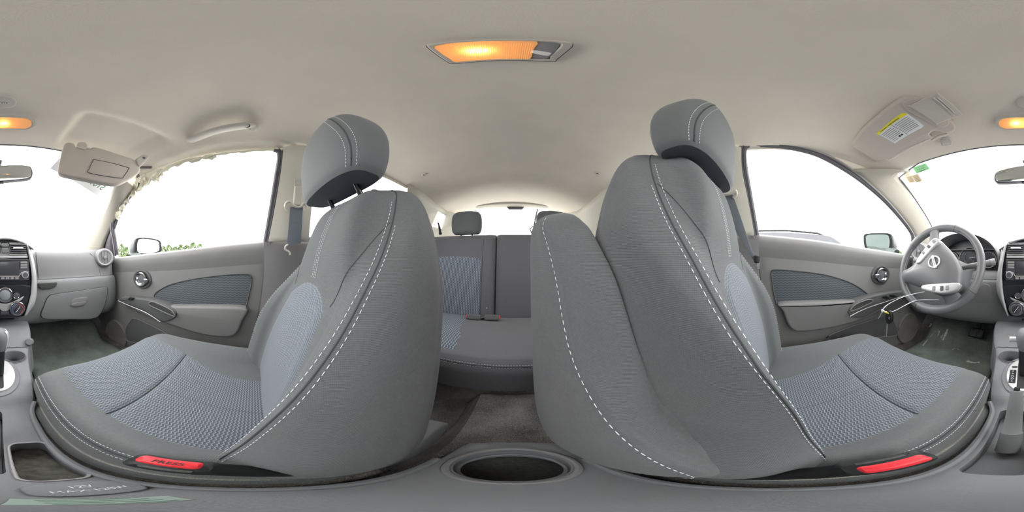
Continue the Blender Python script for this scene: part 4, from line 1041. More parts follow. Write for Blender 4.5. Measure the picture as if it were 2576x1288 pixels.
# key on a cable tie
kt_ = thing('car_key', onp(2234, 815, (-.45, .5, -.1), (0, -1, 0)), 'black headed car key hanging from the white cable tie', 'key')
YK = .415
ky = lambda u, v: ony(u, v, YK)
grip = cr([ky(2228, 786), ky(2234, 782), ky(2240, 787), ky(2242, 800), ky(2239, 812), ky(2233, 816), ky(2228, 810), ky(2226, 798)], 4, True)
hd = plate('key_head', grip, N, .012, .004, 'black', kt_)
tube('key_blade', [ky(2232, 814), ky(2231, 828), ky(2229.5, 845)], [.0026, .0024, .002], 'key_steel', kt_, n=6)
tube('key_emblem', [ky(2237.5, 800)+V((.0035*cos(a), -.001, .0048*sin(a))) for a in [2*pi*i/16 for i in range(16)]], .0006, 'lcd', hd, n=5, closed=True)
box('yellow_tab', ky(2230, 786.5), (.028, .003, .006), 'yellow_plastic', kt_, b=.001)
zt = thing('cable_tie', ky(2221, 782), 'white plastic cable tie looped through the steering wheel', 'cable tie')
A = [ky(2220, 781), ony(2224, 774, .42), ony(2240, 762, .44), ony(2272, 747, .47), ony(2300, 739, .50), ony(2326, 734, .53)]
B = [ky(2220, 781), ony(2232, 784, .418), ony(2250, 782, .43), ony(2275, 769, .45), ony(2300, 757, .49), ony(2325, 754, .52), ony(2362, 754, .56)]
tube('strap', cr(A, 6), .0032, 'thread', zt, n=8, flat=.45); tube('strap', cr(B, 6), .0026, 'thread', zt, n=8, flat=.5)
box('lock_head', ky(2220, 782), (.012, .008, .012), 'thread', zt, b=.002)
tube('tail', [ky(2220, 784), ky(2214, 793), ky(2210, 801)], .0022, 'thread', zt, n=6, flat=.5)
# pedals
bp_ = thing('brake_pedal', (-.2, .84, -.5), 'ribbed rubber brake pedal in the driver footwell', 'pedal')
c = ony(2457, 838, .90); pn = V((0, -.8, .6)).normalized(); ax = axes((1, 0, -.05), (0, .6, .8))
box('pad', c, (.090, .062, .014), 'black', bp_, ax, b=.006)
for i in range(6):
    tube('rib', [c+ax[0]*(-.038+i*.014)-ax[1]*.024+ax[2]*.008, c+ax[0]*(-.030+i*.014)+ax[1]*.024+ax[2]*.008], .002, 'rubber', bp_, n=5)
tube('arm', [c+V((.02, .01, .01)), c+V((.03, .06, .12)), c+V((.03, .05, .25))], .008, 'black', bp_, n=8)
ap = thing('accelerator_pedal', (-.13, .9, -.5), 'narrow dark accelerator pedal beside the console', 'pedal')
c = ony(2506, 845, .86); box('pad', c, (.018, .11, .012), 'black', ap, axes((1, 0, 0), (0, .5, .85)), b=.004); tube('arm', [c+V((0, .01, .04)), c+V((.0, .06, .2))], .006, 'black', ap, n=8)

# ================================================================== CONSOLE
cs = thing('centre_console', (0, .2, -.6), 'grey plastic centre console with cup holders and trays between the seats', 'console')
CS = [(-.205, .030, -.452), (-.195, .052, -.440), (-.16, .062, -.430), (-.10, .066, -.424), (0, .060, -.420), (.15, .058, -.420), (.285, .058, -.420), (.315, .066, -.414), (.335, .072, -.398), (.37, .078, -.390), (.45, .086, -.384), (.53, .095, -.378), (.575, .104, -.372), (.60, .114, -.362), (.64, .122, -.345), (.70, .131, -.334), (.80, .135, -.325)]
rows = []
ysamp = [lerp(-.205, .80, i/80) for i in range(81)]
for y in ysamp:
    hw, zt_ = tab(CS, y); zb = -.50; r_ = .012
    prof = [(-hw-.012, zb), (-hw-.004, lerp(zb, zt_, .6)), (-hw, zt_-r_), (-hw+r_*.3, zt_-r_*.3), (-hw+r_, zt_)]
    prof += [(lerp(-hw+r_, hw-r_, i/6), zt_+.0) for i in range(1, 6)]+[(hw-r_, zt_), (hw-r_*.3, zt_-r_*.3), (hw, zt_-r_), (hw+.004, lerp(zb, zt_, .6)), (hw+.012, zb)]
    rows.append([V((x, y, z)) for x, z in prof])
v, f = gridf(rows, cu=True, cap0=True, cap1=True)
body = mk('console_body', v, f, 'console', cs)
cut_ = []
def cutbox(x0, x1, y0, y1, z0, r=.012):
    o = [V(((x0+x1)/2+p[0], (y0+y1)/2+p[1], -.30)) for p in rrect(x1-x0, y1-y0, r, 5)]
    vv, ff = platef(o, (0, 0, 1), -.30-z0, 0); c_ = mk('cutter', vv, ff, 'recess', smooth=False); cut_.append(c_)
def cutcyl(x, y, r, z0):
    vv, ff = lathef([(r*.9, z0), (r, -.30)], (x, y, 0), (0, 0, 1), 36); c_ = mk('cutter', vv, ff, 'recess', smooth=False); cut_.append(c_)
cutcyl(.046, .530, .036, -.455); cutcyl(-.044, .530, .036, -.455); cutcyl(0, -.125, .048, -.478)
cutbox(.010, .052, .078, .186, -.470); cutbox(-.044, .004, .095, .30, -.462)
cut(body, cut_)
# liners that show inside the wells
for (x, y, r, zz, nm) in ((.046, .530, .031, -.4545, 'cup_liner'), (-.044, .530, .031, -.4545, 'cup_liner'), (0, -.125, .042, -.4775, 'cup_liner')):
    lathe(nm, [(r, 0), (r, .002), (r*.9, .003), (0, .003)], (x, y, zz), (0, 0, 1), 'recess', cs, n=32)
for (x, y, r, z) in ((.046, .530, .037, -.377), (-.044, .530, .037, -.377)):
    tube('cup_rim', [V((x+r*cos(a), y+r*sin(a), z-.012*sin(a)*0-(.37-.37)+.002+(-.006 if False else 0)+(.0)*1)) for a in [2*pi*i/40 for i in range(40)]], .0022, 'rubber', cs, n=6, closed=True)
tube('cup_rim', [V((.050*cos(a), -.125+.050*sin(a), -.424-.006*(sin(a) < -.2)*(-sin(a)))) for a in [2*pi*i/40 for i in range(40)]], .004, 'dash', cs, n=8, closed=True)
tube('cup_rim', [V((.042*cos(a), -.125+.042*sin(a), -.452)) for a in [2*pi*i/40 for i in range(40)]], .003, 'console', cs, n=8, closed=True)
plate('tray_liner', [V((.031+p[0], .132+p[1], -.4665)) for p in rrect(.038, .104, .010, 5)], (0, 0, 1), .003, .001, 'tray_mat', cs)
tube('tray_rim', [V((.031+p[0], .132+p[1], -.419)) for p in rrect(.044, .110, .013, 5)], .0018, 'rubber_light', cs, n=6, closed=True)
plate('brake_well_liner', [V((-.020+p[0], .197+p[1], -.4585)) for p in rrect(.044, .20, .010, 5)], (0, 0, 1), .003, .001, 'console', cs)
# 12 volt socket lid
ld = plate('socket_lid', [V((.030+p[0], .052+p[1], -.4165)) for p in rrect(.046, .032, .010, 5)], (0, 0, 1), .004, .0015, 'console', cs)
text('socket_text', '12V', .0075, (.031, .0575, -.4160), (1, 0, 0), (0, 1, 0), 'thread', ld); text('socket_text', 'MAX 120W', .0065, (.031, .0475, -.4160), (1, 0, 0), (0, 1, 0), 'thread', ld)
for q in (-1, 1): tube('edge_ridge', cr([V((q*x, y, z)) for x, y, z in ((.070, .322, -.410), (.0585, .295, -.420), (.0555, .25, -.4205), (.0555, .1, -.4205), (.058, 0, -.4215), (.063, -.08, -.425), (.064, -.13, -.429))], 5), .0055, 'console', cs, n=8)
# front peg, ridge
c = ony(74, 860, .592); lathe('peg', [(.016, -.03), (.016, .0), (.013, .004), (.0125, .006), (0, .006)], c, (-.2, -.8, .45), 'dash_low', cs, n=22)
tube('front_joint', [V((x, .583, -.3695+.0*x)) for x in (-.10, -.05, 0, .05, .10)], .002, 'black', cs, n=5)
# mint paper slip on the console
slip = thing('paper_slip', (.025, .03, -.42), 'small mint green printed paper slip lying on the console', 'paper')
plate('paper', [(.0, .018, -.4192), (.030, .012, -.4192), (.036, .022, -.4192), (.002, .034, -.4192)], (0, 0, 1), .0006, 0, 'mint_paper', slip)
for i in range(4): box('print_line', (.017, .0165+i*.0036, -.4188), (.022, .0012, .0004), 'pale_ink', slip, axes((1, -.2, 0), (.2, 1, 0)), b=.0001)
# shifter
gs = thing('gear_selector', (-.003, .43, -.385), 'automatic gear selector with silver oval plate and grey knob', 'gear lever')
PZ = -.379
def zc_(y): return tab(CS, y)[1]
o = [V((-.003+p[0], .43+p[1], zc_(.43+p[1])+.004)) for p in ell(.055, .092, 44)]
plate('gate_surround', o, (0, 0, 1), .008, .003, 'console', gs)
o = [V((-.003+p[0], .43+p[1], zc_(.43+p[1])+.008)) for p in ell(.043, .077, 44)]
gp = plate('gate_plate', o, (0, 0, 1), .006, .002, 'silver', gs)
plate('gate_slot', [V((-.004+p[0], .425+p[1], zc_(.425+p[1])+.0092)) for p in rrect(.026, .125, .008, 4)], (0, 0, 1), .002, .0005, 'black', gp)
gi = plate('gear_window', [V((-.029+p[0], .415+p[1], zc_(.415+p[1])+.0095)) for p in rrect(.017, .062, .003, 3)], (0, 0, 1), .002, .0005, 'black', gp)
for i, ch in enumerate('PRNDL'):
    y = .437-i*.0115; text('gear_letter', ch, .009, (-.029, y, zc_(y)+.0102), (1, 0, 0), (0, 1, .07), 'thread', gi)
plate('release_window', [V((-.026+p[0], .462+p[1], zc_(.462+p[1])+.0095)) for p in rrect(.016, .008, .003, 3)], (0, 0, 1), .002, .0005, 'black', gp)
kb = V((.0, .452, -.262))
tube('shaft', [V((-.002, .425, -.375)), V((-.001, .440, -.315)), kb], [.012, .0135, .015], 'black', gs, n=16)
rows = []
for h, rx, ry in ((-.030, .0145, .016), (-.015, .018, .021), (.0, .021, .027), (.015, .0225, .030), (.028, .021, .028), (.038, .015, .020), (.042, .006, .008)):
    rows.append([kb+V((rx*cos(a), ry*sin(a)+h*.12, h)) for a in [2*pi*i/28 for i in range(28)]])
kn = grid('knob', rows, 'console', gs, cu=True, cap0=True, cap1=True)
rows = []
for h, rx in ((-.028, .0165), (-.012, .0205), (.004, .0235), (.018, .0248), (.030, .0225), (.038, .017)):
    rows.append([kb+V((rx*cos(a), .0185*sin(a)+h*.12, h)) for a in [R(-40+80*i/10) for i in range(11)]])
grid('knob_trim', rows, 'silver', kn, thick=.002)
tube('release_button', [kb+V((-.020, 0, .008)), kb+V((-.040, .0, .008))], .009, 'silver', kn, n=14)
# hand brake
hb = thing('hand_brake', (-.015, .2, -.46), 'dark hand brake lever rising from its well in the console', 'hand brake')
a, b = V((-.018, .175, -.445)), V((-.012, .272, -.296))
tube('lever', [a, a.lerp(b, .35), a.lerp(b, .36), a.lerp(b, .7), a.lerp(b, .97), b], [.0145, .0150, .0135, .0125, .0105, .009], 'dash_low', hb, n=18)
dd = (b-a).normalized(); lathe('button', [(.0055, -.004), (.0055, .006), (.004, .009), (0, .0095)], b, dd, 'black', hb, n=14)
# front buckles
def front_buckle(c, X, ln, label, st_):
    t = thing('seat_belt_buckle', c, label, 'buckle', 'front seat belt buckles')
    X = V(X).normalized(); toward = (V((0, 0, 0))-V(c)).normalized(); Y = (toward-X*toward.dot(X)).normalized(); X, Z, Y = X, X.cross(Y), Y
    box('housing', c, (ln, .026, .034), 'black', t, (X, Z, Y), b=.005)
    bt = box('release_button', V(c)+Y*.0155+Z*.0035+X*.003, (ln*.74, .014, .008), 'red', t, (X, Z, Y), b=.003)
    box('tongue_slot', V(c)+Y*.0168-Z*.0085, (ln*.55, .004, .002), 'recess', t, (X, Z, Y), b=.0005)
    e = V(c)-X*ln*.5; tube('stalk', [e+X*.006, e-X*.02+V((0, 0, -.015)), e-X*.05+V((0, 0, -.05))], [.013, .012, .010], 'black', t, n=10, flat=.7)
    return t, bt, X, Y, Z
t_, bt, X, Y, Z = front_buckle((.081, .046, -.318), (-.1, 1, .05), .056, 'black belt buckle with red PRESS button beside the passenger seat', 1)
text('button_text', 'PRESS', .008, V((.081, .046, -.318))+Y*.0199+Z*.0035+X*.003, -X, -Z if (-X).cross(-Z).dot(Y) > 0 else Z, 'ink', bt)
front_buckle((-.072, .066, -.322), (.16, 1, .12), .066, 'black belt buckle with red button beside the driver seat', -1)

# ================================================================== OVERHEAD
def onplate(name, px, off, t, b, m, parent, n=(0, 0, -1), sub=3):
    return plate(name, cr([onc(u, v, off) for u, v in px], sub, True), n, t, b, m, parent)
dm = thing('dome_light', onc(1258, 127, .0), 'lit amber dome light with ribbed lens and switch on the headliner', 'ceiling light')
BZ = [(1075, 118), (1083, 112), (1148, 104.5), (1262, 99.5), (1376, 102), (1430, 107), (1440, 112), (1432, 124), (1400, 150), (1384, 155), (1262, 152), (1180, 157), (1141, 160), (1128, 157), (1099, 138)]
def ringplate(name, outer, inner, off, hgt, m, parent):
    """raised frame between two outlines of equal length"""
    O = cr([onc(u, v, off) for u, v in outer], 3, True); I = cr([onc(u, v, off) for u, v in inner], 3, True); n = V((0, 0, 1))
    rows = [[p+n*hgt for p in O], [p+n*.002 for p in O], [p.lerp(q, .25) for p, q in zip(O, I)], [p.lerp(q, .8) for p, q in zip(O, I)], [q+n*.002 for q in I], [q+n*hgt for q in I]]
    v, f = gridf(rows, cu=True); return mk(name, v, f, m, parent)
LZ = [(1093, 118.5), (1100, 115), (1150, 108), (1262, 103.5), (1374, 105.5), (1404, 109), (1410, 112), (1406, 121), (1384, 143), (1374, 149), (1262, 148), (1182, 153), (1148, 156), (1138, 152.5), (1112, 135)]
ringplate('bezel', BZ, LZ, .010, .012, 'lamp_bezel', dm)
tube('shadow_gap', cr([onc(u, v, .001) for u, v in BZ], 3, True), .0014, 'rubber', dm, n=6, closed=True)
LN = [(1093, 118.5), (1148, 108), (1262, 103.5), (1350, 104.5), (1340, 126), (1331, 148.5), (1262, 148), (1180, 153), (1146, 156), (1136, 151), (1110, 133)]
onplate('reflector', LN, .0012, .001, 0, 'reflector', dm)
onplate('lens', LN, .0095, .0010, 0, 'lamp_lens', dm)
v, f = merge([tubef([onc(u0, 107+abs(1262-u0)*.018, .0100), onc(u0+(1262-u0)*.12, 150, .0100)], .0004, 4) for u0 in range(1120, 1348, 6)])
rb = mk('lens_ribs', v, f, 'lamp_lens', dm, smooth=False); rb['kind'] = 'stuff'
lathe('bulb', [(.0, -.002), (.010, -.001), (.012, .0), (.010, .001), (0, .002)], onc(1201, 127, .0055), (0, 0, -1), 'bulb', dm, n=12, sx=1, sy=.5)
onplate('switch_well', [(1353, 105), (1400, 107), (1409, 112), (1395, 132), (1376, 148), (1334, 148), (1343, 126)], .0085, .004, .001, 'rubber_light', dm)
onplate('switch', [(1338, 131), (1344, 128), (1383, 134), (1385, 137), (1376, 141), (1340, 134)], .016, .008, .002, 'clear_plastic', dm)
ml_ = thing('map_light', onc(8, 309), 'lit amber map light behind the windscreen header', 'ceiling light')
cap = lambda uc, hw, v0, v1, n=10: [(uc+hw-(v1-v0)*.9+(v1-v0)*.9*cos(a), (v0+v1)/2-(v1-v0)/2*sin(a)) for a in [-pi/2+pi*i/n for i in range(n+1)]]+[(uc-hw+(v1-v0)*.9-(v1-v0)*.9*cos(a), (v0+v1)/2+(v1-v0)/2*sin(a)) for a in [-pi/2+pi*i/n for i in range(n+1)]]
ringplate('bezel', cap(8, 85, 292, 328), cap(8, 72, 298, 324), .011, .012, 'lamp_bezel', ml_)
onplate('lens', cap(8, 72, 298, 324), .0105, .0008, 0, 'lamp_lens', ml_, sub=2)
onplate('reflector', cap(8, 72, 298, 324), .0012, .0008, 0, 'reflector', ml_, sub=2)
for u_ in (-20, 10): lathe('bulb', [(.0, -.002), (.008, -.001), (.009, 0), (.008, .001), (0, .002)], onc(u_, 309, .006), (0, 0, -1), 'bulb', ml_, n=10, sy=.5)
mc = thing('microphone_cover', onc(10, 258), 'small pale overhead microphone cover with pinholes', 'cover')
onplate('cover', cap(10.5, 31, 244, 273), .007, .010, .003, 'lamp_bezel', mc, sub=2)
for u_ in (5, 11, 17): lathe('pinhole', [(.0016, 0), (.0016, .0006), (0, .0006)], onc(u_, 259, .0071), (0, 0, -1), 'ink', mc, n=10)
# driver visor (folded up)
vd = thing('sun_visor', onc(2270, 330), 'driver sun visor folded up with yellow warning label', 'sun visor', 'sun visors')
VPp, VPq, VPr = onc(2160, 362, .026), onc(2398, 318, .026), onc(2290, 258, .026); VPn = (VPq-VPp).cross(VPr-VPp).normalized()
if VPn.z > 0: VPn = -VPn
def vplate(name, px, off, t, b, m, parent, sub=3): return plate(name, cr([onp(u, v, VPp+VPn*off, VPn) for u, v in px], sub, True), VPn, t, b, m, parent)
von = lambda u, v, off: onp(u, v, VPp+VPn*off, VPn)
vplate('body', [(2144, 364), (2150, 352), (2214, 289), (2265, 252), (2288, 246), (2312, 249), (2352, 275), (2391, 305), (2404, 322), (2398, 332), (2379, 335), (2352, 330), (2338, 340), (2346, 348), (2337, 354), (2288, 377), (2246, 401), (2234, 405), (2225, 401), (2214, 406), (2200, 404), (2184, 394), (2150, 373)], 0, .022, .007, 'visor_vinyl', vd)
fx = vplate('mirror_frame', [(2271, 264), (2278, 254), (2300, 250), (2325, 262), (2365, 290), (2388, 308), (2380, 318), (2361, 321), (2330, 305), (2284, 280)], .003, .006, .0025, 'visor_vinyl', vd)
fc = vplate('mirror_flap', [(2290, 269), (2292, 266), (2352, 238), (2358, 236), (2366, 240), (2418, 284), (2419, 291), (2402, 296), (2360, 311), (2354, 311)], .009, .005, .002, 'lamp_bezel', fx, sub=2)
tube('flap_ridge', [von(2348, 246, .0100), von(2400, 292, .0100)], .0025, 'lamp_bezel', fc, n=6)
tube('flap_ridge', [von(2358, 246, .0100), von(2402, 286, .0100)], .002, 'lamp_bezel', fc, n=6)
lb = vplate('warning_label', [(2205, 336), (2268, 285), (2281, 285), (2324, 316), (2320, 321), (2251, 361)], .0008, .0008, 0, 'paper', vd, sub=1)
vplate('warning_band', [(2205, 336), (2268, 285), (2280, 285), (2283, 287), (2210, 340)], .0014, .0006, 0, 'yellow', lb, sub=1)
p, q, r_ = von(2210, 340, .0012), von(2283, 287, .0012), von(2251, 361, .0012)
X_ = (q-p); Y_ = (p-r_); zn = VPn
text('label_text', 'WARNING / AVERTISSEMENT', .0062, p.lerp(q, .46)+(p-r_)*.06+VPn*.0006, X_, Y_, 'ink', lb, .0001)
ls = []
for i in range(8):
    for (t0, t1) in ((.05, .45), (.53, .95)):
        if t0 < .1 and i > 5: t1 = .26
        a = p.lerp(q, t0)+(r_-p)*(.12+i*.105); b = p.lerp(q, t1-.05*random.random())+(r_-p)*(.12+i*.105); ls.append(tubef([a, b], .0006, 4))
v, f = merge(ls); o_ = mk('label_lines', v, f, 'ink', lb, smooth=False); o_['kind'] = 'stuff'
tube('label_divider', [p.lerp(q, .49), p.lerp(q, .49)+(r_-p)*.98], .0006, 'ink', lb, n=4)
for i in range(2):
    a = p.lerp(q, .31+.08*i)+(r_-p)*.80; lathe('pictogram', [(.0045, 0), (.004, .0006), (0, .0006)], a, zn, 'ink', lb, n=7)
tube('pivot_rod', [onc(2344, 352, .020), onc(2362, 342, .020), onc(2384, 336, .020)], .005, 'lamp_bezel', vd, n=10)
vc = thing('visor_clip', onc(2380, 357), 'small pale visor clip on the headliner by the driver visor', 'clip')
onplate('clip_base', [(2366, 352), (2374, 347), (2386, 347), (2393, 353), (2392, 360), (2368, 362)], .006, .006, .002, 'lamp_bezel', vc)
tube('clip_hook', [onc(2369, 361, .006), onc(2370, 366, .014), onc(2391, 363, .014), onc(2392, 358, .006)], .003, 'lamp_bezel', vc, n=8)
# passenger visor (folded down)
A0, B0 = V((.198, .466, .40)), V((.429, .374, .385)); VN = V((-.37, -.929, 0)).normalized()
vp = lambda u, v, off=0: onp(u, v, A0+VN*off, VN)
vs = thing('sun_visor', vp(250, 410), 'passenger sun visor folded down with closed mirror cover', 'sun visor', 'sun visors')
plate('body', cr([vp(u, v) for u, v in [(145, 429), (150, 400), (155, 378), (161, 362), (171, 357), (186, 360), (194, 370), (225, 374), (233, 369), (250, 371), (300, 387), (342, 402), (353, 418), (353, 430), (345, 440), (318, 455), (291, 464), (241, 456), (190, 446), (155, 439)]], 4, True), VN, .022, .008, 'visor_vinyl', vs)
mo = cr([vp(u, v, .002) for u, v in [(222, 434), (224, 426), (234, 404), (241, 402), (318, 420), (324, 425), (311, 444), (304, 448), (260, 442)]], 3, True)
mcv = plate('mirror_cover', mo, VN, .004, .002, 'visor_vinyl', vs); tube('cover_gap', mo, .0012, 'rubber', mcv, n=5, closed=True)
tube('pivot_rod', [vp(192, 371, -.006), vp(228, 375, -.006)], .005, 'lamp_bezel', vs, n=10)
plate('pivot_bracket', cr([vp(u, v, .006) for u, v in [(344, 400), (348, 396), (362, 388), (375, 393), (372, 399), (356, 417), (348, 414)]], 3, True), VN, .012, .003, 'lamp_bezel', vs)
lathe('bracket_hole', [(.006, 0), (.0055, .0012), (0, .0012)], vp(362, 397, .006), VN, 'rubber', vs, n=14)
cl2 = thing('visor_clip', vp(207, 362), 'round pale visor clip holding the passenger visor', 'clip')
lathe('clip_disc', [(.017, -.010), (.017, 0), (.014, .003), (0, .003)], vp(207, 365, -.012), VN, 'lamp_bezel', cl2, n=22)
plate('clip_hook', [vp(196, 368, .004), vp(217, 372, .004), vp(216, 377, .004), vp(196, 372, .004)], VN, .014, .002, 'lamp_bezel', cl2)
# rear view mirror
rm = thing('rear_view_mirror', ony(3, 436, .57), 'frameless looking rear view mirror below the windscreen header', 'mirror')
MN = V((-.05, -1, -.10)).normalized(); mp = lambda u, v, off=0: onp(u, v, V((0, .57, .33))+MN*off, MN)
MO = [(-76, 447), (-73, 436), (-62, 428), (-20, 418), (10, 415), (45, 414), (72, 416), (81, 424), (83, 436), (80, 445), (70, 449), (30, 453), (-20, 457), (-62, 459), (-73, 456)]
plate('housing', cr([mp(u, v) for u, v in MO], 3, True), MN, .03, .006, 'rubber', rm)
mm_ = [V(mp(u, v, .0012)) for u, v in MO]; c = sum(mm_, V((0, 0, 0)))/len(mm_)
plate('glass', cr([c+(p-c)*.94 for p in mm_], 3, True), MN, .002, .0004, 'mirror', rm)
tube('stem', [mp(2, 440, -.03), V((.002, .64, .385)), V((.002, .645, .425))], .009, 'rubber', rm, n=10)
box('day_night_tab', mp(2, 460, -.008), (.022, .010, .008), 'rubber', rm, b=.002)
# grab handle over the passenger door
gh = thing('grab_handle', onc(560, 330), 'pale grab handle on the roof edge above the passenger window', 'grab handle')
P = cr([onc(476, 354, .006), onc(490, 349, .022), onc(530, 333, .032), onc(580, 321, .034), onc(620, 316, .030), onc(632, 317, .012)], 6)
tube('grip', P, [.010]+[.0165]*(len(P)-2)+[.012], 'lamp_bezel', gh, n=14, flat=.5)
lathe('mount', [(.020, -.004), (.019, .010), (.014, .016), (0, .017)], onc(632, 317, .004), (-.3, 0, -1), 'lamp_bezel', gh, n=22)
lathe('screw_hole', [(.008, 0), (.008, .002), (.004, -.003), (0, -.003)], onc(622, 316, .037), (-.3, 0, -1), 'rubber', gh, n=16)
# coat hooks
for (u_, v_, lab) in ((1066, 438, 'coat hook on the headliner above the rear passenger side'), (1503, 434, 'coat hook on the headliner above the rear driver side')):
    ch = thing('coat_hook', onc(u_, v_), 'small pale '+lab, 'hook', 'coat hooks')
    lathe('hook_base', [(.012, -.002), (.012, .006), (.008, .010), (0, .010)], onc(u_, v_, .0), (0, 0, -1), 'lamp_bezel', ch, n=18, sx=1.4, sy=.8)
    lathe('hook_eye', [(.005, 0), (.004, .0015), (0, .0015)], onc(u_, v_+2, .010), (0, 0, -1), 'rubber', ch, n=12)
# torn curtain airbag hanging along the passenger roof edge
ab = thing('curtain_airbag', ong(400, 425, 1), 'crumpled white airbag cloth spilling from the passenger roof edge', 'airbag')
def crumple(name, px, wd, seed, amp):
    rnd = random.Random(seed); P = cr([ong(u, v, 1, -.02) for u, v in px], 6); rows = []
    for i, p in enumerate(P):
        d = (P[min(i+1, len(P)-1)]-P[max(i-1, 0)]).normalized(); up = V((0, 0, 1)); lat = d.cross(V((1, 0, 0))).normalized()
        if lat.z > 0: lat = -lat
        w_ = wd*(.95+.28*sin(i*1.3+seed)+.18*sin(i*2.9)); rows.append([p+lat*(w_*(j/6-.25))+V((-1, 0, 0))*(amp*sin(j*1.15+i*1.05+seed)+.25*amp*rnd.uniform(-1, 1)) for j in range(7)])
    grid(name, rows, 'white_cloth', ab, thick=.0012, sharp=30)
crumple('cloth_fold', [(290, 545), (300, 522), (312, 500), (328, 480), (350, 462), (378, 444), (410, 428)], .050, 3, .008)
crumple('cloth_fold', [(326, 462), (338, 458), (352, 448), (366, 440)], .045, 4, .006)
crumple('cloth_fold', [(390, 440), (415, 424), (450, 408), (500, 397), (545, 390)], .022, 5, .003)
crumple('cloth_fold', [(520, 392), (580, 383), (640, 378), (700, 372)], .010, 8, .001)
crumple('cloth_fold', [(705, 374), (740, 366), (775, 362), (800, 366)], .012, 9, .002)
# ================================================================== BELTS
pb = thing('seat_belt', ong(745, 560, 1, -.04), 'front passenger seat belt with pale guide loop on the centre pillar', 'seat belt')
g_ = lambda u, v, o=-.05: ong(u, v, 1, o); BN = V((-1, 0, -.31)).normalized()
plate('webbing', [g_(730, 521), g_(762, 521), g_(760, 560, -.055), g_(757, 612, -.06), g_(722, 619, -.06), g_(726, 570, -.055)], BN, .002, .0005, 'belt', pb)
plate('height_adjuster', [g_(742, 468, -.045), g_(760, 468, -.045), g_(762, 475, -.045), g_(760, 517, -.045), g_(738, 517, -.045)], BN, .014, .004, 'pillar', pb)
plate('adjuster_track', [g_(742, 449, -.038), g_(762, 449, -.038), g_(758, 520, -.038), g_(737, 512, -.038)], BN, .004, .001, 'lamp_bezel', pb)
tube('guide_loop', cr([g_(724, 530, -.055), g_(718, 521, -.058), g_(721, 510, -.058), g_(731, 508, -.058), g_(737, 516, -.060), g_(748, 521, -.060), g_(758, 519, -.060), g_(764, 512, -.058), g_(771, 518, -.058), g_(769, 530, -.055)], 4), .005, 'lamp_bezel', pb, n=8)
tube('tongue', cr([g_(725, 616, -.065), g_(719, 619, -.065), g_(718, 628, -.065), g_(727, 633, -.065), g_(730, 641, -.065)], 3), .004, 'lamp_bezel', pb, n=8)
dbt = thing('seat_belt', ong(1850, 560, -1, -.04), 'driver seat belt running down behind the driver headrest', 'seat belt')
h_ = lambda u, v, o=-.05: ong(u, v, -1, o); BN2 = V((1, 0, -.31)).normalized()
plate('webbing', [h_(1812, 496), h_(1843, 490), h_(1868, 560, -.06), h_(1890, 628, -.07), h_(1908, 655, -.075), h_(1900, 662, -.08), h_(1868, 612, -.08), h_(1838, 560, -.06)], BN2, .002, .0005, 'belt', dbt)
tube('guide_loop', cr([h_(1808, 496, -.055), h_(1812, 488, -.058), h_(1828, 489, -.06), h_(1842, 486, -.06), h_(1850, 480, -.058), h_(1852, 490, -.056), h_(1845, 498, -.055)], 4), .006, 'lamp_bezel', dbt, n=8)
box('tongue', h_(1904, 652, -.085), (.02, .02, .03), 'black', dbt, b=.004); box('tongue_plate', h_(1907, 668, -.085), (.004, .014, .03), 'chrome', dbt, b=.001)

# ================================================================== WINDSCREEN STICKERS
SN = V((0, -.50, -.87)).normalized(); SP = V((0, .577, .445))
sp = lambda u, v, off=0: onp(u, v, SP+SN*off, SN)
def sticker(name, px, m, label, lines, ink, words=()):
    c = sum((sp(u, v) for u, v in px), V((0, 0, 0)))/len(px); t = thing(name, c, label, 'sticker')
    pts = [sp(u, v) for u, v in px]; plate('sheet', pts, SN, .0008, 0, m, t)
    X = (pts[1]-pts[0]); Y = (pts[0]-pts[3])
    for w_, fy, sz, *fx in words: text('print', w_, sz, pts[0].lerp(pts[1], fx[0] if fx else .5)-Y*fy+SN*.0008, -X, Y, ink, t, .0002)
    ls = []
    for i in range(*lines): ls.append(tubef([pts[0]+X*.08-Y*(i/10)+SN*.0006, pts[0]+X*(.75+.17*random.random())-Y*(i/10)+SN*.0006], .0008, 4))
    if ls: v, f = merge(ls); o = mk('print_lines', v, f, ink, t, smooth=False); o['kind'] = 'stuff'
    return t
sticker('parking_permit', [(2295, 422), (2328, 410), (2339, 425), (2306, 437)], 'green_paper', 'green parking permit sticker on the windscreen', (0, 0), 'green_ink', (('PARKING', .22, .014), ('PERMIT', .52, .014), ('A-2020', .82, .010)))
sticker('service_label', [(2265, 427), (2281, 424), (2293, 440), (2276, 445)], 'cream_paper', 'upper cream service label under the driver side header', (1, 10), 'brown_ink')
sticker('service_label', [(2277, 445), (2294, 441), (2303, 457), (2288, 461)], 'cream_paper', 'lower left cream service label on the windscreen', (1, 10), 'brown_ink')
sticker('service_label', [(2294, 441), (2309, 437), (2320, 455), (2305, 460)], 'cream_paper', 'lower right cream service label beside the green permit', (1, 10), 'brown_ink')
sticker('stock_sticker', [(150, 398), (277, 466), (243, 492), (126, 424)], 'paper', 'white sticker with green numbers partly behind the passenger visor', (0, 0), 'green_ink', (('51010', .58, .05, .78),))

# ================================================================== OUTSIDE
gd = plate('ground', [(-120, -120, -1.12), (120, -120, -1.12), (120, 120, -1.12), (-120, 120, -1.12)], (0, 0, 1), .1, 0, 'bright_ground'); struct(gd, 'pale open lot around the car')
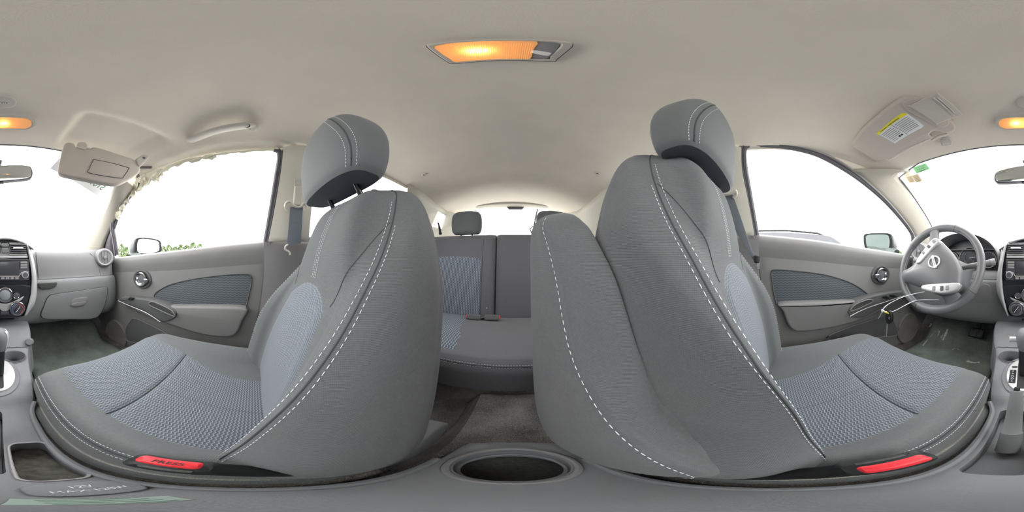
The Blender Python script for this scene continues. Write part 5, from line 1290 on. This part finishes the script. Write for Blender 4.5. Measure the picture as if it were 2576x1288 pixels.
# door mirrors
def door_mirror(s, px, label):
    t = thing('door_mirror', onx(px[0][0], px[0][1], s*.86), label, 'mirror', 'door mirrors')
    nn = V((-s*.25, -.95, .05)).normalized(); c0 = onx(sum(p[0] for p in px)/len(px), sum(p[1] for p in px)/len(px), s*.84)
    P = cr([onp(u, v, c0, nn) for u, v in px], 4, True); c = sum(P, V((0, 0, 0)))/len(P); rows = []
    for g, d_ in ((.93, 0), (1, .004), (1.0, -.015), (.98, -.06), (.85, -.10), (.5, -.125), (.1, -.13)): rows.append([c+(p-c)*g+nn*d_+V((s*.0, 0, 0)) for p in P])
    v, f = gridf(rows[1:], cu=True, cap1=True); mk('shell', v, f, 'car_paint', t)
    v, f = platef([c+(p-c)*1.0+nn*.004 for p in P], nn, .012, .004); mk('rim', v, f, 'mirror_rim', t)
    v, f = platef([c+(p-c)*.82+nn*.0055 for p in P], nn, .002, .0004); mk('glass', v, f, 'mirror_tint' if s < 0 else 'mirror', t)
    tube('arm', [c+V((-s*.06, .03, -.06)), c+V((-s*.14, .03, -.08))], .025, 'car_paint', t, n=12)
door_mirror(1, [(338, 628), (340, 606), (348, 598), (375, 599), (400, 605), (405, 618), (402, 634), (375, 641), (345, 640)], 'silver door mirror outside the passenger window')
door_mirror(-1, [(2173, 600), (2176, 590), (2190, 587), (2235, 587), (2244, 597), (2246, 615), (2240, 632), (2222, 636), (2180, 628)], 'silver door mirror outside the driver window')
# parked wagon beyond the driver window
cx_, cy_ = -3.6, .65
cw = thing('parked_car', (cx_, cy_, -1.12), 'pale grey parked car with roof rails beyond the driver window', 'car')
prof = [(-2.1, -.75), (-2.05, -.25), (-1.9, -.05), (-1.5, .30), (-1.2, .385), (-.6, .42), (.2, .40), (.6, .34), (1.1, -.02), (1.9, -.12), (2.1, -.35), (2.15, -.75), (2.0, -.85), (-2.0, -.85)]
P = cr([(a, b, 0) for a, b in prof], 4, True); rows = []
for x, g, h in ((-.86, .97, .0), (-.84, 1, .0), (-.6, 1.0, .02), (0, 1.0, .03), (.6, 1, .02), (.84, 1, .0), (.86, .97, .0)):
    rows.append([V((cx_+(x*(1-.16*sstep(-.1, .4, p.y))), cy_+p.x*g, p.y+h*sstep(-.1, .4, p.y))) for p in P])
v, f = gridf(rows, cu=True, cap0=True, cap1=True); mk('body', v, f, 'suv_paint', cw, sharp=35)
for (y0, y1) in ((-1.45, -.75), (-.65, .05), (.12, .75)):
    plate('window', [(cx_+.853, cy_+y0+.1, -.03), (cx_+.853, cy_+y1, -.03), (cx_+.755, cy_+y1-.12, .30), (cx_+.755, cy_+y0+.2, .30)], (1, 0, .25), .03, .004, 'dark_glass', cw)
for q in (-.6, .6): tube('roof_rail', [V((cx_+q, cy_-1.3, .40)), V((cx_+q, cy_-1.2, .46)), V((cx_+q, cy_-.3, .475)), V((cx_+q, cy_+.3, .44)), V((cx_+q, cy_+.4, .40))], .018, 'black', cw, n=8)
for q in (-.8, .8):
    for y in (-1.35, 1.35): lathe('wheel', [(.2, -.1), (.31, -.1), (.33, -.06), (.33, .06), (.31, .1), (.2, .1), (.16, .07), (0, .07)], (cx_+q, cy_+y, -.79), (1, 0, 0), 'tyre', cw, n=28)
# tree line beyond the passenger window and one beside the driver mirror
def tree(pos, h, rad, label, seed):
    rnd = random.Random(seed); t = thing('tree', pos, label, 'tree', 'trees beyond the lot'); p = V(pos)
    tube('trunk', [p, p+V((.1, 0, h*.4)), p+V((0, .1, h*.7))], [.16, .12, .05], 'bark', t, n=8)
    vs_, fs_ = [], []
    for i in range(420):
        th = rnd.uniform(0, 2*pi); cz = rnd.uniform(-1, 1); rr = rad*(.55+.5*rnd.random())*(1+.25*sin(3*th+seed)*cz)
        c = p+V((rr*math.sqrt(1-cz*cz)*cos(th), rr*math.sqrt(1-cz*cz)*sin(th), h*.62+cz*h*.40)); sz = rad*.30
        a = V((rnd.uniform(-1, 1), rnd.uniform(-1, 1), rnd.uniform(-1, 1))).normalized(); b = a.cross(V((rnd.uniform(-1, 1), rnd.uniform(-1, 1), rnd.uniform(-1, 1)))).normalized()
        k_ = len(vs_); vs_ += [c+a*sz, c+b*sz*.6, c-a*sz, c-b*sz*.6]; fs_.append((k_, k_+1, k_+2, k_+3))
    o = mk('foliage', vs_, fs_, 'leaf', t, smooth=False, recalc=False); o['kind'] = 'stuff'
TREES = [(306, 16, 615), (318, 18, 622), (410, 30, 620), (425, 30, 617), (440, 30, 621), (455, 30, 616), (470, 31, 618), (486, 31, 611), (503, 32, 615), (520, 33, 622), (536, 34, 624), (2262, 20, 632)]
WHR = ['left of the passenger door mirror, farther left', 'left of the passenger door mirror, touching it', 'first right of the passenger door mirror', 'second right of the passenger door mirror', 'third right of the passenger door mirror', 'fourth right of the passenger door mirror', 'fifth right of the passenger door mirror', 'tallest of the row beyond the passenger window', 'just right of the tallest tree', 'second last of the row', 'last and lowest of the row', 'seen beside the driver door mirror']
for i, (u_, dist, vt) in enumerate(TREES):
    d = ray(u_, vt); k_ = dist/hypot(d.x, d.y); top = d.z*k_; h = top+1.12
    tree((d.x*k_, d.y*k_, -1.12), h*1.0, dist*.021, 'pale green tree '+WHR[i], i+1)
# lint and hairs on the rear carpet
ls = []
for i in range(420):
    x = random.uniform(-.12, .30); y = random.uniform(-.45, -.22); z = floor_z(x, y)+.009; a = random.uniform(0, 2*pi); l = random.uniform(.002, .008)
    p = V((x, y, z)); q = p+V((cos(a)*l, sin(a)*l, .002)); ls.append(tubef([p, p.lerp(q, .5)+V((.3*l*sin(a), -.3*l*cos(a), .001)), q], .00022, 3))
v, f = merge(ls); o = mk('lint', v, f, 'lint', smooth=False, recalc=False); tag(o, 'pale hairs and lint scattered on the rear carpet', 'lint', kind='stuff')
